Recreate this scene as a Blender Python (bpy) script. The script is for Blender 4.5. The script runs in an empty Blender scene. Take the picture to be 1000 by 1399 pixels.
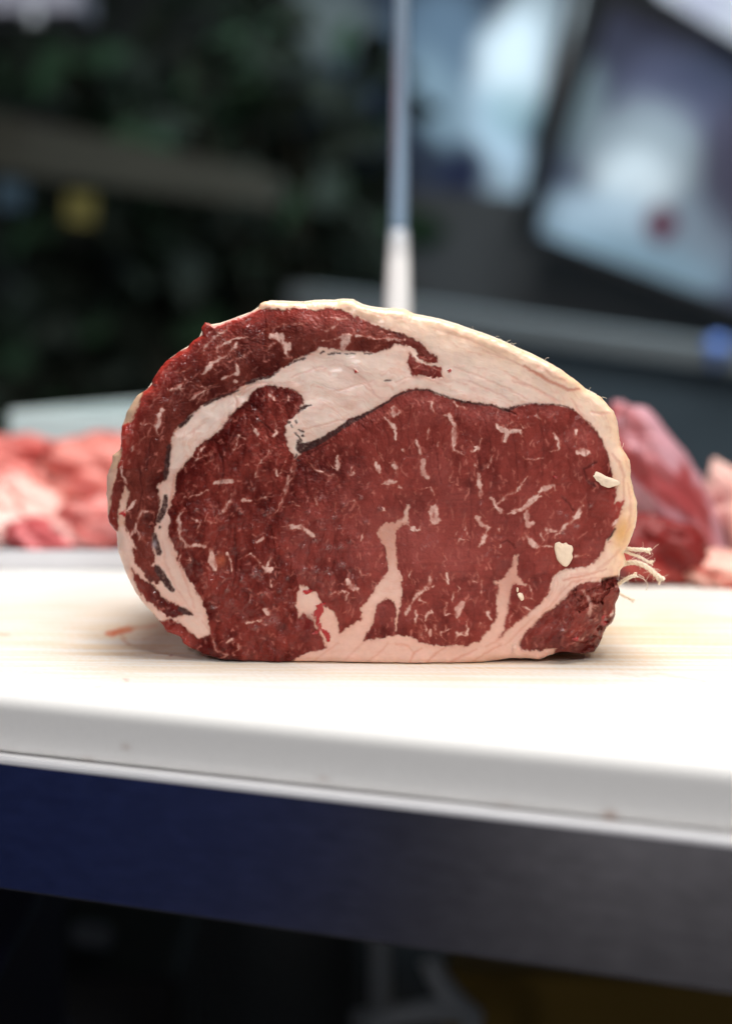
import bpy, bmesh, math, random
import numpy as np
from mathutils import Vector, Matrix

random.seed(7)
rng = np.random.default_rng(11)
S = bpy.context.scene
COL = S.collection
R = math.radians

# ------------------------------------------------------------------ camera
BOARD_Z = 0.90
CAM = Vector((0.0, 0.0, 1.0445))
FPX = 2888.0                      # focal length in photo pixels (photo is 1000 wide)
PITCH = R(6.13)
cd = bpy.data.cameras.new('camera')
cam = bpy.data.objects.new('camera', cd)
COL.objects.link(cam)
cam.location = CAM
cam.rotation_euler = (R(90) - PITCH, 0, 0)
cd.sensor_fit = 'HORIZONTAL'
cd.sensor_width = 24.0
cd.lens = FPX / 1000.0 * 24.0
cd.clip_start = 0.01
cd.clip_end = 200
cd.dof.use_dof = True
cd.dof.focus_distance = 0.803
cd.dof.aperture_fstop = 3.7
cd.dof.aperture_blades = 0
S.camera = cam

# ------------------------------------------------------------------ world and lamps
w = bpy.data.worlds.new('World')
S.world = w
w.use_nodes = True
bg = w.node_tree.nodes['Background']
bg.inputs[0].default_value = (0.60, 0.70, 0.86, 1)
bg.inputs[1].default_value = 0.028


def lamp(name, loc, target, size, power, col=(1, 1, 1), spread=180):
    ld = bpy.data.lights.new(name, 'AREA')
    ld.shape = 'RECTANGLE'
    ld.size, ld.size_y = size
    ld.energy = power
    ld.color = col
    ld.spread = R(spread)
    o = bpy.data.objects.new(name, ld)
    COL.objects.link(o)
    o.location = loc
    o.rotation_euler = (Vector(target) - Vector(loc)).to_track_quat('-Z', 'Y').to_euler()
    return o


lamp('ceiling_lamp', (0.14, 0.92, 2.35), (0.03, 0.85, 0.9), (1.3, 0.7), 38, (1.0, 0.97, 0.93))
lamp('front_lamp', (0.52, -0.50, 1.98), (0, 0.8, 0.95), (0.30, 0.16), 9.5, (1.0, 0.98, 0.96))
lamp('rear_fill_lamp', (0.9, 1.9, 2.9), (0.5, 3.0, 1.15), (1.0, 0.5), 12, (0.72, 0.90, 1.0), 70)  # added lamp that brightens the panels at the back
lamp('added_panel_lamp', (-0.9, -1.9, 2.3), (-2.0, -1.75, 0.3), (1.0, 0.3), 75, (1.0, 0.97, 0.97))  # unseen lamp added to light the panels mirrored in the apron

S.view_settings.view_transform = 'Standard'
S.view_settings.look = 'None'
S.view_settings.exposure = 0.0
S.view_settings.gamma = 1.0

# ------------------------------------------------------------------ helpers
CP, SP = math.cos(PITCH), math.sin(PITCH)


def ray(px, py):
    u = (px - 500.0) / FPX
    v = (699.5 - py) / FPX
    return Vector((u, CP + v * SP, -SP + v * CP))


def at(px, py, Y):
    d = ray(px, py)
    return CAM + d * (Y / d.y)


def on_z(px, py, z):
    d = ray(px, py)
    return CAM + d * ((z - CAM.z) / d.z)


def to_px(x, y, z):
    dx, dy, dz = x - CAM.x, y - CAM.y, z - CAM.z
    depth = dy * CP - dz * SP
    up = dy * SP + dz * CP
    return 500 + FPX * dx / depth, 699.5 - FPX * up / depth


def lin(r, g, b):
    def f(c):
        c /= 255.0
        return c / 12.92 if c <= 0.04045 else ((c + 0.055) / 1.055) ** 2.4
    return (f(r), f(g), f(b))


def tag(o, label=None, cat=None, group=None, kind=None):
    if label: o['label'] = label
    if cat: o['category'] = cat
    if group: o['group'] = group
    if kind: o['kind'] = kind
    return o


def thing(name, loc, label, cat, group=None, rotz=0.0):
    o = bpy.data.objects.new(name, None)
    o.empty_display_size = 0.02
    COL.objects.link(o)
    o.location = loc
    o.rotation_euler = (0, 0, rotz)
    return tag(o, label, cat, group)


def link(name, me, mats, parent=None, smooth=True):
    o = bpy.data.objects.new(name, me)
    COL.objects.link(o)
    if not isinstance(mats, (list, tuple)):
        mats = [mats]
    if len(me.materials) == 0:
        for m in mats:
            me.materials.append(m)
    if parent is not None:
        o.parent = parent
        # geometry is given in world space: undo the parent's own placement
        o.matrix_parent_inverse = (Matrix.Translation(parent.location) @ parent.rotation_euler.to_matrix().to_4x4()).inverted()
    if smooth:
        me.polygons.foreach_set('use_smooth', np.ones(len(me.polygons), dtype=bool))
    return o


def from_bm(name, bm, mats, parent=None, smooth=True):
    bmesh.ops.recalc_face_normals(bm, faces=bm.faces)
    me = bpy.data.meshes.new(name)
    bm.to_mesh(me)
    bm.free()
    return link(name, me, mats, parent, smooth)


def np_mesh(name, V, F):
    """V (n,3), F (m,4) quads."""
    me = bpy.data.meshes.new(name)
    me.vertices.add(len(V))
    me.vertices.foreach_set('co', np.asarray(V, dtype=np.float32).ravel())
    F = np.asarray(F, dtype=np.int32)
    n, k = F.shape
    me.loops.add(n * k)
    me.loops.foreach_set('vertex_index', F.ravel())
    me.polygons.add(n)
    me.polygons.foreach_set('loop_start', np.arange(0, n * k, k, dtype=np.int32))
    me.polygons.foreach_set('loop_total', np.full(n, k, dtype=np.int32))
    me.update(calc_edges=True)
    me.validate()
    return me


def set_col(me, name, C):
    a = me.attributes.new(name, 'FLOAT_COLOR', 'POINT')
    C4 = np.ones((len(C), 4), dtype=np.float32)
    C4[:, :3] = C
    a.data.foreach_set('color', C4.ravel())


def set_val(me, name, A):
    a = me.attributes.new(name, 'FLOAT', 'POINT')
    a.data.foreach_set('value', np.asarray(A, dtype=np.float32))


def add_box(bm, c, size, rot=None, bevel=0.0, seg=2):
    m = Matrix.Translation(Vector(c)) @ (rot.to_4x4() if rot is not None else Matrix.Identity(4)) @ Matrix.Diagonal((size[0], size[1], size[2], 1))
    r = bmesh.ops.create_cube(bm, size=1.0, matrix=m)
    if bevel > 0:
        es = list({e for v in r['verts'] for e in v.link_edges})
        bmesh.ops.bevel(bm, geom=es, offset=bevel, segments=seg, affect='EDGES', profile=0.5)


def add_tube(bm, pts, radii, n=12, cap=True):
    pts = [Vector(p) for p in pts]
    if not isinstance(radii, (list, tuple)):
        radii = [radii] * len(pts)
    rings = []
    up = Vector((0.13, 0.31, 0.94)).normalized()
    for i, p in enumerate(pts):
        t = (pts[min(i + 1, len(pts) - 1)] - pts[max(i - 1, 0)]).normalized()
        a = t.cross(up)
        if a.length < 1e-3:
            a = t.cross(Vector((1, 0, 0)))
        a.normalize()
        b = t.cross(a)
        rings.append([bm.verts.new(p + (a * math.cos(2 * math.pi * k / n) + b * math.sin(2 * math.pi * k / n)) * radii[i]) for k in range(n)])
    for i in range(len(rings) - 1):
        for k in range(n):
            bm.faces.new((rings[i][k], rings[i][(k + 1) % n], rings[i + 1][(k + 1) % n], rings[i + 1][k]))
    if cap:
        bm.faces.new(rings[0][::-1])
        bm.faces.new(rings[-1])


# numpy noise ---------------------------------------------------------------
def _hash(ix, iy, seed):
    h = (ix.astype(np.int64) * 374761393 + iy.astype(np.int64) * 668265263 + seed * 974634777) & 0x7fffffff
    h = ((h ^ (h >> 13)) * 1274126177) & 0x7fffffff
    h = h ^ (h >> 16)
    return (h & 0xffff) / 65535.0


def vn(x, y, seed=0):
    ix, iy = np.floor(x), np.floor(y)
    fx, fy = x - ix, y - iy
    fx = fx * fx * (3 - 2 * fx)
    fy = fy * fy * (3 - 2 * fy)
    a, b = _hash(ix, iy, seed), _hash(ix + 1, iy, seed)
    c, d = _hash(ix, iy + 1, seed), _hash(ix + 1, iy + 1, seed)
    return (a * (1 - fx) + b * fx) * (1 - fy) + (c * (1 - fx) + d * fx) * fy


def fbm(x, y, seed=0, o=3):
    s, a, t = 0, 1.0, 0
    for k in range(o):
        s = s + a * vn(x * 2 ** k, y * 2 ** k, seed + 17 * k)
        t += a
        a *= 0.5
    return s / t


def worley(x, y, seed=0):
    ix, iy = np.floor(x), np.floor(y)
    f1 = np.full(x.shape, 9.0)
    f2 = np.full(x.shape, 9.0)
    idv = np.zeros(x.shape)
    for dx in (-1, 0, 1):
        for dy in (-1, 0, 1):
            cx, cy = ix + dx, iy + dy
            px = cx + 0.1 + 0.8 * _hash(cx, cy, seed)
            py = cy + 0.1 + 0.8 * _hash(cx, cy, seed + 5)
            d = np.hypot(px - x, py - y)
            nearer = d < f1
            f2 = np.where(nearer, f1, np.minimum(f2, d))
            idv = np.where(nearer, _hash(cx, cy, seed + 9), idv)
            f1 = np.where(nearer, d, f1)
    return f1, f2, idv


def sstep(a, b, x):
    t = np.clip((x - a) / (b - a), 0, 1)
    return t * t * (3 - 2 * t)


# materials -------------------------------------------------------------------
def new_mat(name):
    m = bpy.data.materials.new(name)
    m.use_nodes = True
    nt = m.node_tree
    b = nt.nodes['Principled BSDF']
    return m, nt, b


def plain(name, col, rough=0.5, metal=0.0, noise=0.15, nscale=40.0, bump=0.0, coat=0.0, stretch=(1, 1, 1), turn=0.0):
    m, nt, b = new_mat(name)
    N, L = nt.nodes, nt.links
    tc = N.new('ShaderNodeTexCoord')
    mp = N.new('ShaderNodeMapping')
    mp.inputs['Rotation'].default_value = (0, 0, turn)
    mp.inputs['Scale'].default_value = stretch
    L.new(tc.outputs['Object'], mp.inputs['Vector'])
    nz = N.new('ShaderNodeTexNoise')
    nz.inputs['Scale'].default_value = nscale
    nz.inputs['Detail'].default_value = 5
    L.new(mp.outputs[0], nz.inputs['Vector'])
    mx = N.new('ShaderNodeMix'); mx.data_type = 'RGBA'
    mx.inputs['A'].default_value = (*[c * (1 - noise) for c in col], 1)
    mx.inputs['B'].default_value = (*[min(1, c * (1 + noise)) for c in col], 1)
    L.new(nz.outputs['Fac'], mx.inputs['Factor'])
    L.new(mx.outputs['Result'], b.inputs['Base Color'])
    b.inputs['Roughness'].default_value = rough
    b.inputs['Metallic'].default_value = metal
    b.inputs['Coat Weight'].default_value = coat
    if bump > 0:
        bp = N.new('ShaderNodeBump')
        bp.inputs['Strength'].default_value = bump
        bp.inputs['Distance'].default_value = 0.001
        L.new(nz.outputs['Fac'], bp.inputs['Height'])
        L.new(bp.outputs[0], b.inputs['Normal'])
    return m


def attr_mat(name, rough=0.5, coat=0.0, bump=0.0, bscale=600.0, wet=False, spec=0.5, grain=0.13):
    """colour from the mesh attribute 'tint' (the thing's own colour), fine grain and relief from noise"""
    m, nt, b = new_mat(name)
    N, L = nt.nodes, nt.links
    at_ = N.new('ShaderNodeAttribute'); at_.attribute_name = 'tint'
    tc = N.new('ShaderNodeTexCoord')
    nz = N.new('ShaderNodeTexNoise')
    nz.inputs['Scale'].default_value = bscale
    nz.inputs['Detail'].default_value = 4
    nz.inputs['Roughness'].default_value = 0.6
    L.new(tc.outputs['Object'], nz.inputs['Vector'])
    mr = N.new('ShaderNodeMapRange')
    mr.inputs['From Min'].default_value = 0.25
    mr.inputs['From Max'].default_value = 0.75
    mr.inputs['To Min'].default_value = 1 - grain
    mr.inputs['To Max'].default_value = 1 + grain * .9
    L.new(nz.outputs['Fac'], mr.inputs['Value'])
    mul = N.new('ShaderNodeVectorMath'); mul.operation = 'SCALE'
    L.new(at_.outputs['Color'], mul.inputs[0])
    L.new(mr.outputs[0], mul.inputs['Scale'])
    L.new(mul.outputs[0], b.inputs['Base Color'])
    b.inputs['Roughness'].default_value = rough
    b.inputs['Specular IOR Level'].default_value = spec
    if bump > 0:
        bp = N.new('ShaderNodeBump')
        bp.inputs['Strength'].default_value = bump
        bp.inputs['Distance'].default_value = 0.0006
        L.new(nz.outputs['Fac'], bp.inputs['Height'])
        L.new(bp.outputs[0], b.inputs['Normal'])
    if wet:
        wa = N.new('ShaderNodeAttribute'); wa.attribute_name = 'wet'
        rr = N.new('ShaderNodeMapRange')
        rr.inputs['To Min'].default_value = 0.52
        rr.inputs['To Max'].default_value = 0.30
        L.new(wa.outputs['Fac'], rr.inputs['Value'])
        L.new(rr.outputs[0], b.inputs['Roughness'])
        sp_ = N.new('ShaderNodeMapRange')
        sp_.inputs['To Min'].default_value = 0.06
        sp_.inputs['To Max'].default_value = 0.40
        L.new(wa.outputs['Fac'], sp_.inputs['Value'])
        L.new(sp_.outputs[0], b.inputs['Specular IOR Level'])
        cw = N.new('ShaderNodeMath'); cw.operation = 'MULTIPLY'; cw.inputs[1].default_value = 0.85
        L.new(wa.outputs['Fac'], cw.inputs[0])
        L.new(cw.outputs[0], b.inputs['Coat Weight'])
        b.inputs['Coat Roughness'].default_value = 0.06
    else:
        b.inputs['Coat Weight'].default_value = coat
        b.inputs['Coat Roughness'].default_value = 0.15
    return m


def steel_mat(name, col=(0.55, 0.56, 0.58), rough=0.3, stretch=(2, 220, 220)):
    m = plain(name, col, rough, 1.0, 0.30, 4.0, 0.0, 0, stretch, R(23.5))
    return m


# ------------------------------------------------------------------ table frame of reference
YAW = R(25.0)                      # the counter's front edge runs away to the left
EU = Vector((math.cos(YAW), -math.sin(YAW), 0))      # along the edge, to the right
EV = Vector((math.sin(YAW), math.cos(YAW), 0))       # into the counter
P0 = on_z(500, 992, BOARD_Z)       # a point of the board's front top edge
BOARD_T = 0.0228
TABLE_Z = BOARD_Z - BOARD_T


def tb(u, v, z):
    return P0 + EU * u + EV * v + Vector((0, 0, z - BOARD_Z))


back = on_z(0, 776, BOARD_Z) - P0
BOARD_D = back.dot(EV) + 0.30
ROTT = Matrix((EU, EV, Vector((0, 0, 1)))).transposed()

# ---- floor, walls (setting)
m_floor = plain('floor_paint', (0.018, 0.018, 0.02), 0.6, 0, 0.3, 8)
bm = bmesh.new()
add_box(bm, (0, 2.0, -0.02), (14, 12, 0.04))
tag(from_bm('floor', bm, m_floor, smooth=False), kind='structure')
m_wall = plain('dark_wall', (0.005, 0.007, 0.006), 0.8, 0, 0.3, 5)
bm = bmesh.new()
add_box(bm, (0.2, 3.9, 1.6), (8, 0.1, 3.2))
tag(from_bm('wall', bm, m_wall, smooth=False), kind='structure')

# ---- steel table
m_steel = steel_mat('brushed_steel', (0.40, 0.39, 0.41), 0.20, (1.5, 60, 60))
m_steel_b = plain('polished_edge', (0.86, 0.86, 0.88), 0.40, 0.35, .06, 30)
table = thing('steel_table', tb(0, 0.3, 0), 'stainless steel butcher table with a brushed front apron under the white cutting board', 'table')
LIP = 0.0045
UX0, UX1 = -1.0, 0.62
bm = bmesh.new()
add_box(bm, tb((UX0 + UX1) / 2, 0.475 - LIP / 2, TABLE_Z - 0.0015), (UX1 - UX0, 0.95 + LIP, 0.003), ROTT)
from_bm('table_top', bm, m_steel_b, table, smooth=False)
# rolled front edge: a rounded bead along the top of the apron
bm = bmesh.new()
prof = []
for k in range(9):
    a = math.pi / 2 * k / 8
    prof.append((-LIP - 0.0008 * math.sin(a), TABLE_Z - 0.0004 - 0.0022 * (1 - math.cos(a))))
prof += [(-LIP - 0.0008, TABLE_Z - 0.0020), (-LIP + 0.003, TABLE_Z - 0.0020), (-LIP + 0.003, TABLE_Z - 0.0004)]
ring = [[bm.verts.new(tb(u, v, z)) for v, z in prof] for u in (UX0, UX1)]
for k in range(len(prof)):
    k2 = (k + 1) % len(prof)
    bm.faces.new((ring[0][k], ring[0][k2], ring[1][k2], ring[1][k]))
bm.faces.new(ring[0]); bm.faces.new(ring[1][::-1])
from_bm('rolled_edge', bm, m_steel_b, table, smooth=False)
bm = bmesh.new()
add_box(bm, tb((UX0 + UX1) / 2, -LIP + 0.0006, TABLE_Z - 0.0020 - 0.0234), (UX1 - UX0, 0.0024, 0.0468), ROTT, 0.0008, 2)
from_bm('front_apron', bm, m_steel, table, smooth=False)
bm = bmesh.new()
add_box(bm, tb((UX0 + UX1) / 2, -LIP + 0.0092, TABLE_Z - 0.0460), (UX1 - UX0, 0.014, 0.002), ROTT)
from_bm('apron_return', bm, m_steel, table, smooth=False)
for (lu, lv) in ((-0.62, 0.05), (0.55, 0.05), (-0.09, 0.62), (-0.62, 0.74), (0.55, 0.74)):
    bm = bmesh.new()
    add_box(bm, tb(lu, lv, TABLE_Z / 2 - 0.003), (0.03, 0.03, TABLE_Z - 0.006), ROTT, 0.004, 2)
    from_bm('leg', bm, m_steel, table, smooth=False)

# ---- cutting board: fine sheet so that its knife marks, stains and edge are its own geometry
def build_board():
    r = 0.0075
    uu = np.arange(-0.62, 0.46, 0.0016)
    prof = [(BOARD_D, TABLE_Z + 0.0004), (BOARD_D, BOARD_Z - r)]
    for k in range(1, 6):
        a = math.pi / 2 * k / 6
        prof.append((BOARD_D - r + r * math.cos(a), BOARD_Z - r + r * math.sin(a)))
    for v in np.arange(BOARD_D - r, r, -0.0016):
        prof.append((v, BOARD_Z))
    for k in range(0, 13):
        a = math.pi / 2 * k / 12
        prof.append((r - r * math.sin(a), BOARD_Z - r + r * math.cos(a)))
    for z in np.linspace(BOARD_Z - r - 0.001, TABLE_Z + 0.0014, 12):
        prof.append((0.0, z))
    prof.append((0.0009, TABLE_Z + 0.0004))
    prof = np.array(prof)
    nu, nv = len(uu), len(prof)
    U = np.repeat(uu, nv)
    V = np.tile(prof[:, 0], nu)
    Z = np.tile(prof[:, 1], nu)
    X = P0.x + EU.x * U + EV.x * V
    Y = P0.y + EU.y * U + EV.y * V
    top = (Z > BOARD_Z - 0.001)
    # knife scoring: long shallow cuts mostly along one direction
    wob = 3 * vn(X * 6, Y * 6, 3)
    cuts = fbm(X * 18 + wob, Y * 420 + X * 20, 5, 3)
    cuts2 = fbm(X * 45 + wob, Y * 1100 - X * 90, 8, 2)
    Z = Z + np.where(top, -0.00018 * sstep(0.60, 0.75, cuts) - 0.00010 * sstep(0.6, 0.8, cuts2), 0)
    px, py = to_px(X, Y, Z)
    C = np.zeros((len(X), 3)); C[:] = (0.83, 0.825, 0.81)
    # yellowed, worn middle of the board
    worn = np.clip(1.15 * np.exp(-(((px - 800) / 330) ** 2 + ((py - 868) / 62) ** 2)) + 0.9 * np.exp(-(((px - 130) / 240) ** 2 + ((py - 862) / 52) ** 2)) + 0.6 * np.exp(-(((px - 470) / 330) ** 2 + ((py - 905) / 30) ** 2)), 0, 1)
    worn = worn * top * (0.25 + 0.75 * sstep(0.32, 0.66, cuts)) * (0.55 + 0.6 * fbm(X * 30, Y * 60, 31, 3))
    C = C * (1 - worn[:, None]) + np.array((0.76, 0.58, 0.36)) * worn[:, None]
    scratch = top * sstep(0.62, 0.8, cuts2) * 0.22
    C = C * (1 - scratch[:, None]) + np.array((0.62, 0.50, 0.36)) * scratch[:, None]

    def smear(pts, wd, amt, col):
        nonlocal C
        d = np.full(len(px), 1e9)
        wx = px + 6 * (fbm(px / 9, py / 3, 41, 2) - .5)
        wy = py + 3 * (fbm(px / 7, py / 3, 47, 2) - .5)
        for (a, b) in zip(pts[:-1], pts[1:]):
            ax, ay = a; bx, by = b
            t = np.clip(((wx - ax) * (bx - ax) + (wy - ay) * (by - ay) * 4) / ((bx - ax) ** 2 + 4 * (by - ay) ** 2 + 1e-9), 0, 1)
            d = np.minimum(d, np.hypot(wx - ax - t * (bx - ax), 2 * (wy - ay - t * (by - ay))))
        k = top * amt * (1 - sstep(wd * .5, wd, d)) * (0.5 + 0.7 * fbm(px / 5, py / 2, 53, 2))
        k = np.clip(k, 0, 1)[:, None]
        C = C * (1 - k) + np.array(col) * k
    smear([(152, 866), (162, 864), (174, 860)], 10, 1.0, (0.66, 0.17, 0.07))
    smear([(172, 860), (190, 857), (212, 855)], 7, 0.65, (0.70, 0.30, 0.16))
    smear([(166, 868), (170, 876), (176, 881)], 4, 0.6, (0.58, 0.30, 0.16))
    smear([(176, 880), (205, 886), (232, 884)], 4, 0.25, (0.58, 0.36, 0.20))
    smear([(196, 874), (214, 866), (232, 866)], 3, 0.3, (0.55, 0.36, 0.22))
    smear([(0, 866), (8, 867)], 8, 0.55, (0.70, 0.34, 0.20))
    smear([(171, 929), (174, 930)], 5, 0.6, (0.7, 0.3, 0.24))
    smear([(130, 938), (136, 938)], 4, 0.35, (0.7, 0.3, 0.24))
    smear([(231, 896), (233, 896)], 3, 0.9, (0.35, 0.05, 0.04))
    smear([(840, 920), (870, 924), (900, 921), (960, 930)], 5, 0.35, (0.70, 0.48, 0.30))
    smear([(880, 842), (930, 838), (1000, 846)], 6, 0.30, (0.70, 0.52, 0.30))
    # grime along the foot of the front side, a brown spot
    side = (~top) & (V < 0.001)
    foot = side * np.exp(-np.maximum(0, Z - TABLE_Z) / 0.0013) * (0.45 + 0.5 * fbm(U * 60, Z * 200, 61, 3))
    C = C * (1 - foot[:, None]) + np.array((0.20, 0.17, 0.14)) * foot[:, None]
    for (sx, sy, rx, ry, am) in ((833, 1117, 9, 9, .8), (172, 1021, 6, 5, .35), (120, 1040, 8, 5, .25), (442, 1064, 8, 4, .3), (690, 1100, 12, 5, .2)):
        k = side * am * np.exp(-(((px - sx) / rx) ** 2 + ((py - sy) / ry) ** 2))
        C = C * (1 - k[:, None]) + np.array((0.30, 0.15, 0.09)) * k[:, None]
    Vv = np.stack([X, Y, Z], 1)
    i = np.arange(nu - 1)[:, None] * nv + np.arange(nv - 1)[None, :]
    i = i.ravel()
    F = np.stack([i, i + 1, i + nv + 1, i + nv], 1)
    last = np.arange(nu - 1) * nv
    F = np.concatenate([F, np.stack([last + nv - 1, last, last + nv, last + 2 * nv - 1], 1)])
    me = np_mesh('cutting_board', Vv, F)
    set_col(me, 'tint', C)
    m = attr_mat('white_plastic', 0.42, 0.0, 0.05, 500.0, grain=0.02)
    o = link('cutting_board', me, m)
    bm = bmesh.new(); bm.from_mesh(me)
    for e0 in (0, (nu - 1) * nv):
        bm.verts.ensure_lookup_table()
        bm.faces.new([bm.verts[e0 + k] for k in range(nv)])
    bmesh.ops.recalc_face_normals(bm, faces=bm.faces)
    bm.to_mesh(me); bm.free()
    return tag(o, 'thick white plastic cutting board with yellowed worn top under the beef roast', 'cutting board')


build_board()

# ------------------------------------------------------------------ the roast
FACE_Y = 0.80
CX, CY = 510.0, 665.0
OUTLINE = [(189,539),(198,533),(208,525),(209,518),(216,506),(227,493),(244,481),(256,475),(264,464),(278,458),(274.5,448),(281,439.5),(289,446),(306,440),(320,434),(340,428),(352,421),(356,414),(362,411),(376,412),(394,412.5),(416,413),(426,411.5),(449,411),(472,409),(482,410),(490,415),(504,420),(520,422),(540,423.5),(552,424),(564,430),(590,435),(620,442),(648,452),(680,463),(700,472),(720,481),(742,491),(764,503),(784,517),(802,533),(820,542),(828,549),(838,562),(843,574),(845,592),(849,610),(860,629),(862,644),(861,654),(866,670),(871,688),(870.4,706),(868,720),(860,742),(852,756),(856,767),(848,778),(846,790),(843,798),(847,808),(845,818),(840,826),(841,840),(838,849),(828,858),(824,866),(820,878),(812,890),(800,893),(788,892),(766,891),(760,892),(738,901),(724,900),(700,899),(684,901),(660,906),(620,910),(560,910),(540,909),(460,908),(420,907),(380,906),(340,904),(298,900),(280,894),(260,885),(250,879),(246,870),(228,863),(222,854),(210,839),(198,826),(186,810),(178,795),(170,778),(162,754),(160,736),(159,726),(149,714),(147,702),(146,676),(146,662),(147,648),(153,632),(154,622),(165,614),(165,600),(166,582),(170,574),(173,562),(186,542)]
FAT_A = [(340,424),(356,400),(480,396),(560,412),(650,436),(745,478),(815,525),(855,560),(865,600),(885,640),(890,690),(885,730),(875,765),(829,740),(840,722),(846,700),(852,684),(838,688),(842,668),(838,648),(831,628),(828,616),(822,600),(812,584),(800,572),(780,558),(766,553),(740,552),(726,551),(708,554),(694,559),(684,558),(670,552),(652,552),(624,547),(606,540),(588,534),(570,532),(552,535),(540,541),(512,558),(496,565),(476,573),(456,588),(440,598),(424,606),(412,616),(404,626),(398,620),(392,602),(389,584),(391,576),(406,566),(414,552),(414,540),(404,534),(388,529),(370,527),(352,530),(344,536),(338,549),(326,556),(314,567),(304,580),(302,588),(288,596),(278,602),(270,610),(262,620),(254,634),(244,646),(239,654),(238,672),(234,688),(228,700),(232,708),(229,718),(230,730),(238,750),(244,770),(256,788),(266,800),(272,814),(280,832),(284,848),(288,864),(284,868),(270,872),(258,862),(246,850),(236,845),(250,840),(262,838),(252,832),(240,827),(226,820),(220,812),(208,797),(217,790),(215,774),(207,772),(213,764),(210,752),(209,724),(214,710),(217,700),(219,680),(214,664),(226,654),(229,642),(233,610),(235,598),(238,588),(246,582),(260,567),(280,552),(292,545),(316,537),(332,527),(340,522),(352,517),(372,513),(380,506),(394,498),(408,490),(426,482),(436,475),(446,474),(460,477),(470,479),(496,481),(518,481),(530,476),(540,471),(556,472),(568,477),(572,488),(584,495),(598,495),(598,490),(586,479),(572,468),(552,457),(540,452),(526,448),(515,444),(498,436),(480,429),(464,423),(446,421),(428,424),(410,420),(388,422),(362,422)]
FAT_B = [(390,920),(396,904),(416,894),(432,888),(446,885),(442,874),(434,862),(426,846),(414,838),(408,843),(404,826),(409,799),(420,802),(434,812),(444,828),(456,836),(462,848),(464,866),(472,862),(480,856),(493,848),(494,832),(506,814),(520,792),(530,780),(528,754),(520,738),(514,730),(523,716),(540,715),(552,706),(555,690),(560,690),(559,706),(556,714),(541,724),(541,762),(545,780),(549,792),(547,820),(546,842),(542,855),(541,868),(560,869),(574,878),(590,880),(616,883),(634,884),(652,878),(668,860),(680,846),(679,824),(682,802),(673,796),(684,793),(690,786),(700,770),(703,757),(708,757),(705,775),(706,786),(718,800),(716,803),(702,794),(696,810),(694,836),(688,860),(682,872),(700,856),(720,840),(744,820),(752,806),(757,788),(764,781),(780,778),(800,776),(816,764),(824,752),(829,740),(850,742),(880,760),(870,790),(838,788),(820,794),(794,798),(780,808),(768,822),(752,834),(732,850),(718,866),(708,880),(712,888),(735,889),(760,886),(757,893),(745,920)]
FAT_C = [(170,664),(178,674),(172,696),(170,716),(177,734),(187,749),(181,748),(182,766),(192,778),(204,796),(190,786),(178,776),(182,792),(194,812),(206,824),(222,838),(234,844),(222,849),(214,850),(190,830),(170,800),(155,760),(155,732),(160,722),(162,708),(166,680)]
FAT_D = [[(205,526),(198,534),(194,542),(190,552),(184,568),(178,577),(170,578),(160,575),(165,550),(188,530)], [(168,610),(163,626),(159,646),(155,668),(152,682),(149,703),(140,705),(138,650),(150,615)]]
LEAN_OVER = [[(560,482),(570,493),(584,498),(602,502),(604,516),(588,515),(564,513),(557,492)], [(496,877),(504,862),(512,850),(514,830),(528,817),(538,821),(541,838),(541,868),(520,871),(506,875)], [(213,778),(222,790),(214,798),(204,790)]]
FAT_BLOB = [[(368,455),(386,455),(389,465),(398,469),(398,478),(390,482),(384,471),(376,465),(368,461)], [(593,688),(598,696),(601,712),(598,716),(591,718),(588,708),(585,700),(587,693)], [(792,610),(805,614),(806,620),(799,623),(786,619),(787,616)]]
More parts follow.
